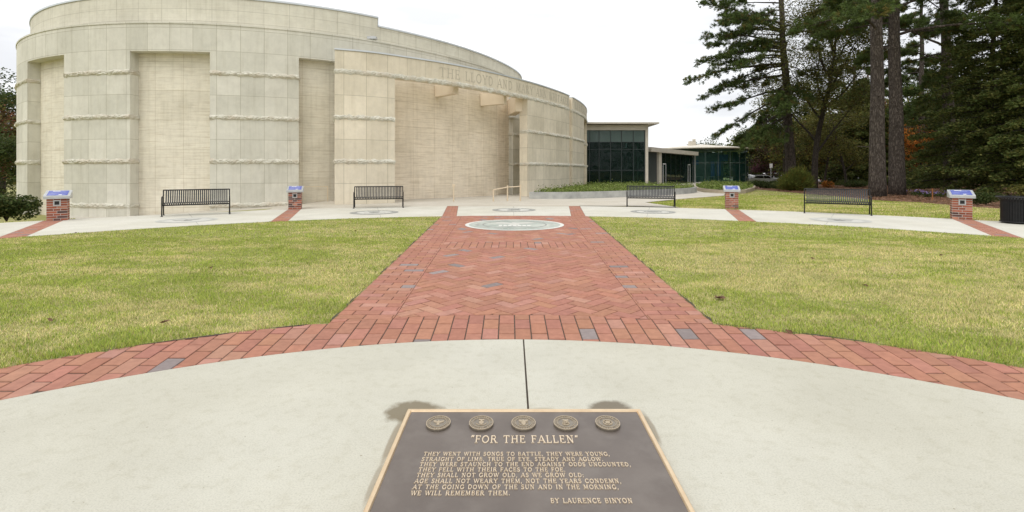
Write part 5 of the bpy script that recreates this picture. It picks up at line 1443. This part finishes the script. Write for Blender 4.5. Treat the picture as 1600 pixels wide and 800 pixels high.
def cover(name, label, poly, n, z, seed, cols, leaf=.11, sp=.04):
    rng = np.random.default_rng(seed); xs = [p[0] for p in poly]; ys = [p[1] for p in poly]
    Q = np.stack([rng.uniform(min(xs), max(xs), n), rng.uniform(min(ys), max(ys), n)], 1); Q = Q[inside(Q, poly)]
    hN = .5+.5*np.sin(Q[:, 0]*2.1+np.cos(Q[:, 1]*1.7)*2)
    P = np.concatenate([Q, (z + np.abs(rng.normal(0, sp, len(Q)))*(.6+.8*hN))[:, None]], 1); V, C = leaves(P, rng, leaf, cols, .45)
    return tag(polys(name, V, C, M['leaf']), label, 'plants', kind='stuff')
GCOL = ((.17, .235, .045), (.235, .30, .07), (.115, .165, .035), (.30, .34, .12))
cover('ground_cover', 'bright green leafy ground cover filling the long curved planter', insA, 50000, .30, 5, GCOL, .09, .11)
big = [tuple(p) for p in gpts([(1090, 296), (1112, 299.6), (1136, 301), (1165, 300.6), (1185, 296.5), (1210, 296), (1190, 290), (1152, 285.5), (1112, 285)])]
cover('ground_cover', 'bright green ground cover of the bed before the round pavilion', insB, 22000, .20, 6, GCOL, .14, .10)
# ------------------------------------------------------------------ grass: blades
def vnoise(x, y, seed=0, sc_=1.0):
    """smooth value noise"""
    r = np.random.default_rng(seed); G = r.random((64, 64)); x = np.asarray(x)*sc_ + 100.3; y = np.asarray(y)*sc_ + 57.7
    xi = np.floor(x).astype(int); yi = np.floor(y).astype(int); fx = x-xi; fy = y-yi; fx = fx*fx*(3-2*fx); fy = fy*fy*(3-2*fy)
    g = lambda a, b: G[a % 64, b % 64]
    return (g(xi, yi)*(1-fx)+g(xi+1, yi)*fx)*(1-fy) + (g(xi, yi+1)*(1-fx)+g(xi+1, yi+1)*fx)*fy
def blades(name, label, Q, rng, h, w, z=-.012, dry=.5, zf=None):
    n = len(Q); x, y = Q[:, 0], Q[:, 1]
    pat = .26*vnoise(x, y, 1, .5) + .34*vnoise(x*.6+y*.3, y*1.3, 2, 1.6) + .28*vnoise(x*.7, y*1.3, 3, 4.2) + .12*vnoise(x, y, 5, 11)
    edge = np.exp(-np.abs(np.hypot(x-PC[0], y-PC[1])-BR)/.16) if z > -.02 else 0*x
    hh = h*rng.uniform(.55, 1.25, n)*(.65+.7*vnoise(x, y, 4, 3.1))*(1 + .8*edge)
    az = rng.uniform(0, 2*math.pi, n); lean = np.abs(rng.normal(0, .75, n))*hh
    ww = w*rng.uniform(.7, 1.3, n)
    zb = np.full(n, z) if zf is None else zf
    B = np.stack([x, y, zb], 1); side = np.stack([-np.sin(az), np.cos(az), np.zeros(n)], 1)*ww[:, None]; tip = B + np.stack([np.cos(az)*lean, np.sin(az)*lean, hh], 1)
    V = np.stack([B-side, B+side, tip], 1)
    green = np.array((.23, .32, .05)); lime = np.array((.47, .52, .115)); straw = np.array((.74, .64, .33)); brown = np.array((.35, .265, .14))
    p = np.clip((pat-.5)*4.2 + dry, 0, 1); u = rng.random(n)
    C = np.where((u < p*.62)[:, None], straw[None, :], np.where((u < p*.62+.06)[:, None], brown[None, :], np.where((u < .60+.25*p)[:, None], lime[None, :], green[None, :])))
    C = C*rng.uniform(.75, 1.2, (n, 1))*(.86 + .24*vnoise(x, y, 6, 5.5) + .10*vnoise(x, y, 7, 1.3))[:, None]
    return tag(polys(name, V, C, M['blade']), label, 'grass', kind='stuff')
rng = np.random.default_rng(17)
def scatter(n, x0, x1, y0, y1): return np.stack([rng.uniform(x0, x1, n), rng.uniform(y0, y1, n)], 1)
def lawn_mask(Q):
    x, y = Q[:, 0], Q[:, 1]; t_ = (y-4.75)/(16.2-4.75); xl = -1.80-.53*t_; xr_ = 1.98+.54*t_
    m = np.hypot(x-PC[0], y-PC[1]) > BR - .012 - .08*(vnoise(x, y, 8, 5)-.45)
    m &= np.hypot(x-RC[0], y-RC[1]) < RIN - .01
    e = .06*(vnoise(x, y, 9, 6)-.40)
    m &= (x < xl-.008+e) | (x > xr_+.008-e)
    m &= np.abs(x) < 1.6*y + 3.5
    return m
near = scatter(760000, -13.5, 13.5, 1.8, 7.0); near = near[lawn_mask(near)]
mid = scatter(350000, -13.6, 13.6, 7.0, 11.0); mid = mid[lawn_mask(mid)]
far = scatter(170000, -14.5, 14.5, 11.0, 16.4); far = far[lawn_mask(far)]
lx = lambda Q: np.where(Q[:, 0] > 0, .55, .27) - .25*np.exp(-np.abs(np.hypot(Q[:, 0]-RC[0], Q[:, 1]-RC[1])-RIN)/.8) - .35*np.exp(-np.abs(np.hypot(Q[:, 0]-PC[0], Q[:, 1]-PC[1])-BR)/.45)*np.where(Q[:, 0] < 0, 1.0, .6)
blades('grass', 'short yellow green lawn grass either side of the brick path, nearest strip', near, rng, .027, .0030, dry=lx(near))
blades('grass', 'short yellow green lawn grass either side of the brick path, middle depth', mid, rng, .027, .0042, dry=lx(mid))
blades('grass', 'short yellow green lawn grass either side of the brick path, towards the ring walk', far, rng, .027, .0065, dry=lx(far)-.05)
# fringe leaning over the lawn edges
out_r = scatter(200000, 6, 60, 17, 52); rr_ = np.hypot(out_r[:, 0]-RC[0], out_r[:, 1]-RC[1])
lawn2 = [tuple(p) for p in gpts([(1012, 316.2), (1066, 311), (1131, 306), (1140, 302.6), (1180, 297), (1225, 299.5), (1290, 305), (1370, 313), (1440, 316.5), (1530, 324), (1660, 331), (1660, 356), (1560, 351), (1150, 327), (1062, 324)])]
out_r = out_r[(rr_ > ROUT+.02) & inside(out_r, lawn2)]
more = scatter(200000, 4, 24, 15, 30); more = more[(np.hypot(more[:, 0]-RC[0], more[:, 1]-RC[1]) > ROUT+.02) & inside(more, lawn2)]
Qo = np.concatenate([out_r, more]); blades('grass', 'yellow green grass between the ring walk and the pine straw', Qo, rng, .05, .010, z=-.03, dry=.5)
lf = scatter(30000, -24, -12.5, 11, 19); rl = np.hypot(lf[:, 0]-RC[0], lf[:, 1]-RC[1]); lf = lf[(rl > ROUT+.02) & (lf[:, 0] < -.905*lf[:, 1]+.1)]
blades('grass', 'strip of grass at the far left beyond the ring walk', lf, rng, .05, .010, zf=np.array([gz(a, b)-.03 for a, b in lf]), dry=.45)

# fallen leaves on the lawn, and one dark clump
M['dry_leaf'] = pm('dry_leaf', (.10, .055, .03), (.17, .09, .045), 30, .8)
g = gp(1124, 467); dc = tag(empty('leaf_clump', g), 'small dark clump of dead leaves on the right lawn near the path', 'leaves')
for k in range(3):
    mb = MB(); a = k*2.1; q = [(math.cos(a+u)*rr1*.055 + .02*math.cos(a), math.sin(a+u)*rr1*.045 + .02*math.sin(a), .022+.014*math.sin(u*2+k)) for u, rr1 in ((0, 1), (.9, .6), (1.7, .9), (2.6, .55), (3.4, 1), (4.3, .6), (5.2, .9))]
    mb.face(q); mb.build('leaf', M['dry_leaf'], dc)
lp_ = None
for k, (px, py) in enumerate(((1352, 448), (118, 365), (258, 505), (80, 502), (555, 362), (1470, 400), (1232, 520), (1265, 353), (330, 420), (1270, 405))):
    g = gp(px, py); g.z = .02
    if lp_ is None:
        mb = MB(); q = [(math.cos(u)*rr1*.045, math.sin(u)*rr1*.035, .012*math.sin(u*2)) for u, rr1 in ((0, 1), (.7, .55), (1.4, .9), (2.1, .5), (2.9, .95), (3.6, .5), (4.4, .9), (5.4, .55))]
        mb.face([(0, 0, .012)] + q[:4]); mb.face([(0, 0, .012)] + q[3:7]); mb.face([(0, 0, .012)] + [q[6], q[7], q[0]]); o = lp_ = mb.build('fallen_leaf', M['dry_leaf'])
    else: o = lp_.copy(); col.objects.link(o)
    o.location = g; o.rotation_euler = (random.Random(k).uniform(-.3, .3), .2, k*1.9)
    tag(o, 'small dry brown leaf lying on the lawn grass', 'leaf', 'fallen leaves on the lawns')

# ------------------------------------------------------------------ stones and debris by the left bush
M['stone'] = pm('stone', (.25, .26, .26), (.42, .43, .42), 6, .9, .3, 20)
for k, (x, y, s, lab) in enumerate(((-17.6, 18.1, .42, 'pale flat stone beside the dark round bush'), (-16.6, 18.2, .30, 'small grey stone between the dark bush and the pedestal'))):
    bm = bmesh.new(); bmesh.ops.create_icosphere(bm, subdivisions=3, radius=1); r3 = random.Random(k)
    for v in bm.verts: v.co = Vector((v.co.x*s*1.3, v.co.y*s, v.co.z*s*.35))*(1+.12*math.sin(v.co.x*5+k)+.08*math.cos(v.co.y*7))
    me = bpy.data.meshes.new('flat_stone'); bm.to_mesh(me); bm.free(); me.materials.append(M['stone']); o = bpy.data.objects.new('flat_stone', me); col.objects.link(o); o.location = (x, y, gz(x, y)); tag(o, lab, 'stone')

# ------------------------------------------------------------------ parked cars
def car_paint(name, c):
    m, nt, b, N, LK = new_mat(name); b.inputs['Base Color'].default_value = (*c, 1); b.inputs['Roughness'].default_value = .25; b.inputs['Coat Weight'].default_value = .6; return m
M['carglass'] = pm('carglass', (.01, .012, .014), (.015, .018, .02), 4, .08, spec=.6)
M['lamp_red'] = pm('lamp_red', (.35, .01, .01), (.4, .015, .012), 4, .3)
def car(label, x, y, rz, paint, suv=False):
    r = tag(empty('parked_car', (x, y, gz(x, y)-.02), rz), label, 'car'); h = 1.72 if suv else 1.45
    side = [(-2.2, .32), (-2.25, .62), (-2.15, .86), (-1.55, .95), (-.85, h-.06), (-.5, h), (.7, h), (1.05, h-.05), (1.75, .98), (2.2, .9), (2.26, .6), (2.2, .32)]
    hw = [.80, .84, .86, .84, .66, .62, .62, .66, .84, .84, .82, .78]
    mb = MB(); n = len(side)
    for k in range(n-1):
        a, b = side[k], side[k+1]; wa, wb = hw[k], hw[k+1]
        mb.face([(a[0], -wa, a[1]), (b[0], -wb, b[1]), (b[0], wb, b[1]), (a[0], wa, a[1])][::-1])
    for s_ in (-1, 1):
        lo = [(p[0], s_*w*1.0, p[1]) for p, w in zip(side, hw)]
        # lower flank and cabin side
        q = [lo[0], lo[1], lo[2], lo[3], lo[8], lo[9], lo[10], lo[11]]; mb.face(q if s_ > 0 else q[::-1]); q = [lo[3], lo[4], lo[5], lo[6], lo[7], lo[8]]; mb.face(q if s_ > 0 else q[::-1])
    mb.face([(-2.2, -.8, .32), (2.2, -.78, .32), (2.2, .78, .32), (-2.2, .8, .32)])
    body = mb.build('body', paint, r, bevel=.03, smooth=False)
    mb = MB()
    for s_ in (-1, 1):
        def cs(xx, zz): f = (zz-.96)/(h-.96); w = .84+(.63-.84)*f; return (xx, s_*(w+.012), zz)
        for q in ([(-1.38, 1.0), (-.80, h-.12), (-.08, h-.1), (-.08, 1.0)], [(.0, 1.0), (.0, h-.1), (.72, h-.1), (1.0, h-.14), (1.52, 1.02)]): mb.face([cs(*p) for p in q])
    def fr(x0, z0, x1, z1, w0, w1, o): mb.face([(x0+o, -w0, z0), (x0+o, w0, z0), (x1+o, w1, z1), (x1+o, -w1, z1)])
    fr(-1.5, 1.0, -.92, h-.14, .76, .60, -.03); fr(1.70, 1.03, 1.14, h-.13, .76, .60, .03)
    mb.build('window', M['carglass'], r, merge=False)
    for xx in (-1.4, 1.38):
        for s_ in (-1, 1):
            mb = MB(); mb.tube([(xx, s_*.62, .33), (xx, s_*.87, .33)], .33, 18); wh = mb.build('wheel', M['tyre'], r); mb = MB(); mb.tube([(xx, s_*.875, .33), (xx, s_*.885, .33)], .2, 14); mb.build('rim', M['grey_metal'], wh)
    for s_ in (-1, 1):
        mb = MB(); mb.box((-2.27, s_*.62-.16, .66), (-2.20, s_*.62+.16, .80)); mb.build('headlight', M['white_paint'], r)
        mb = MB(); mb.box((2.20, s_*.64-.14, .70), (2.28, s_*.64+.14, .86)); mb.build('tail_light', M['lamp_red'], r)
pw = car_paint('paint_white', (.78, .78, .78)); ps = car_paint('paint_silver', (.5, .51, .53)); pd = car_paint('paint_dark', (.05, .055, .07))
def cat(px, Y): v = at(px, Y); return v.x, v.y
car('white parked car next to the round glass pavilion', *cat(1164, 82), R(200), pw)
car('white parked car showing its roof above the dark clipped bushes', *cat(1188, 71), R(185), pw)
car('white parked sport utility car behind the dark clipped bushes', *cat(1206, 77), R(170), pw, True)
car('silver parked car glimpsed behind the bench through the trunks', *cat(1302, 70), R(180), ps)
car('white parked car glimpsed under the conifer right of the brick pedestal', *cat(1513, 60), R(95), pw, True)
car('silver parked car glimpsed left of the thick trunks', *cat(1355, 68), R(178), ps)
# small sign on a post by the cars
g = at(1204.5, 52); sg = tag(empty('parking_sign', g), 'small white sign on a thin post rising above the parked cars', 'sign')
mb = MB(); mb.tube([(0, 0, 0), (0, 0, 2.25)], .03, 8); mb.build('post', M['grey_metal'], sg)
mb = MB(); mb.box((-.16, -.045, 1.85), (.16, -.032, 2.3)); mb.build('panel', M['white_paint'], sg)
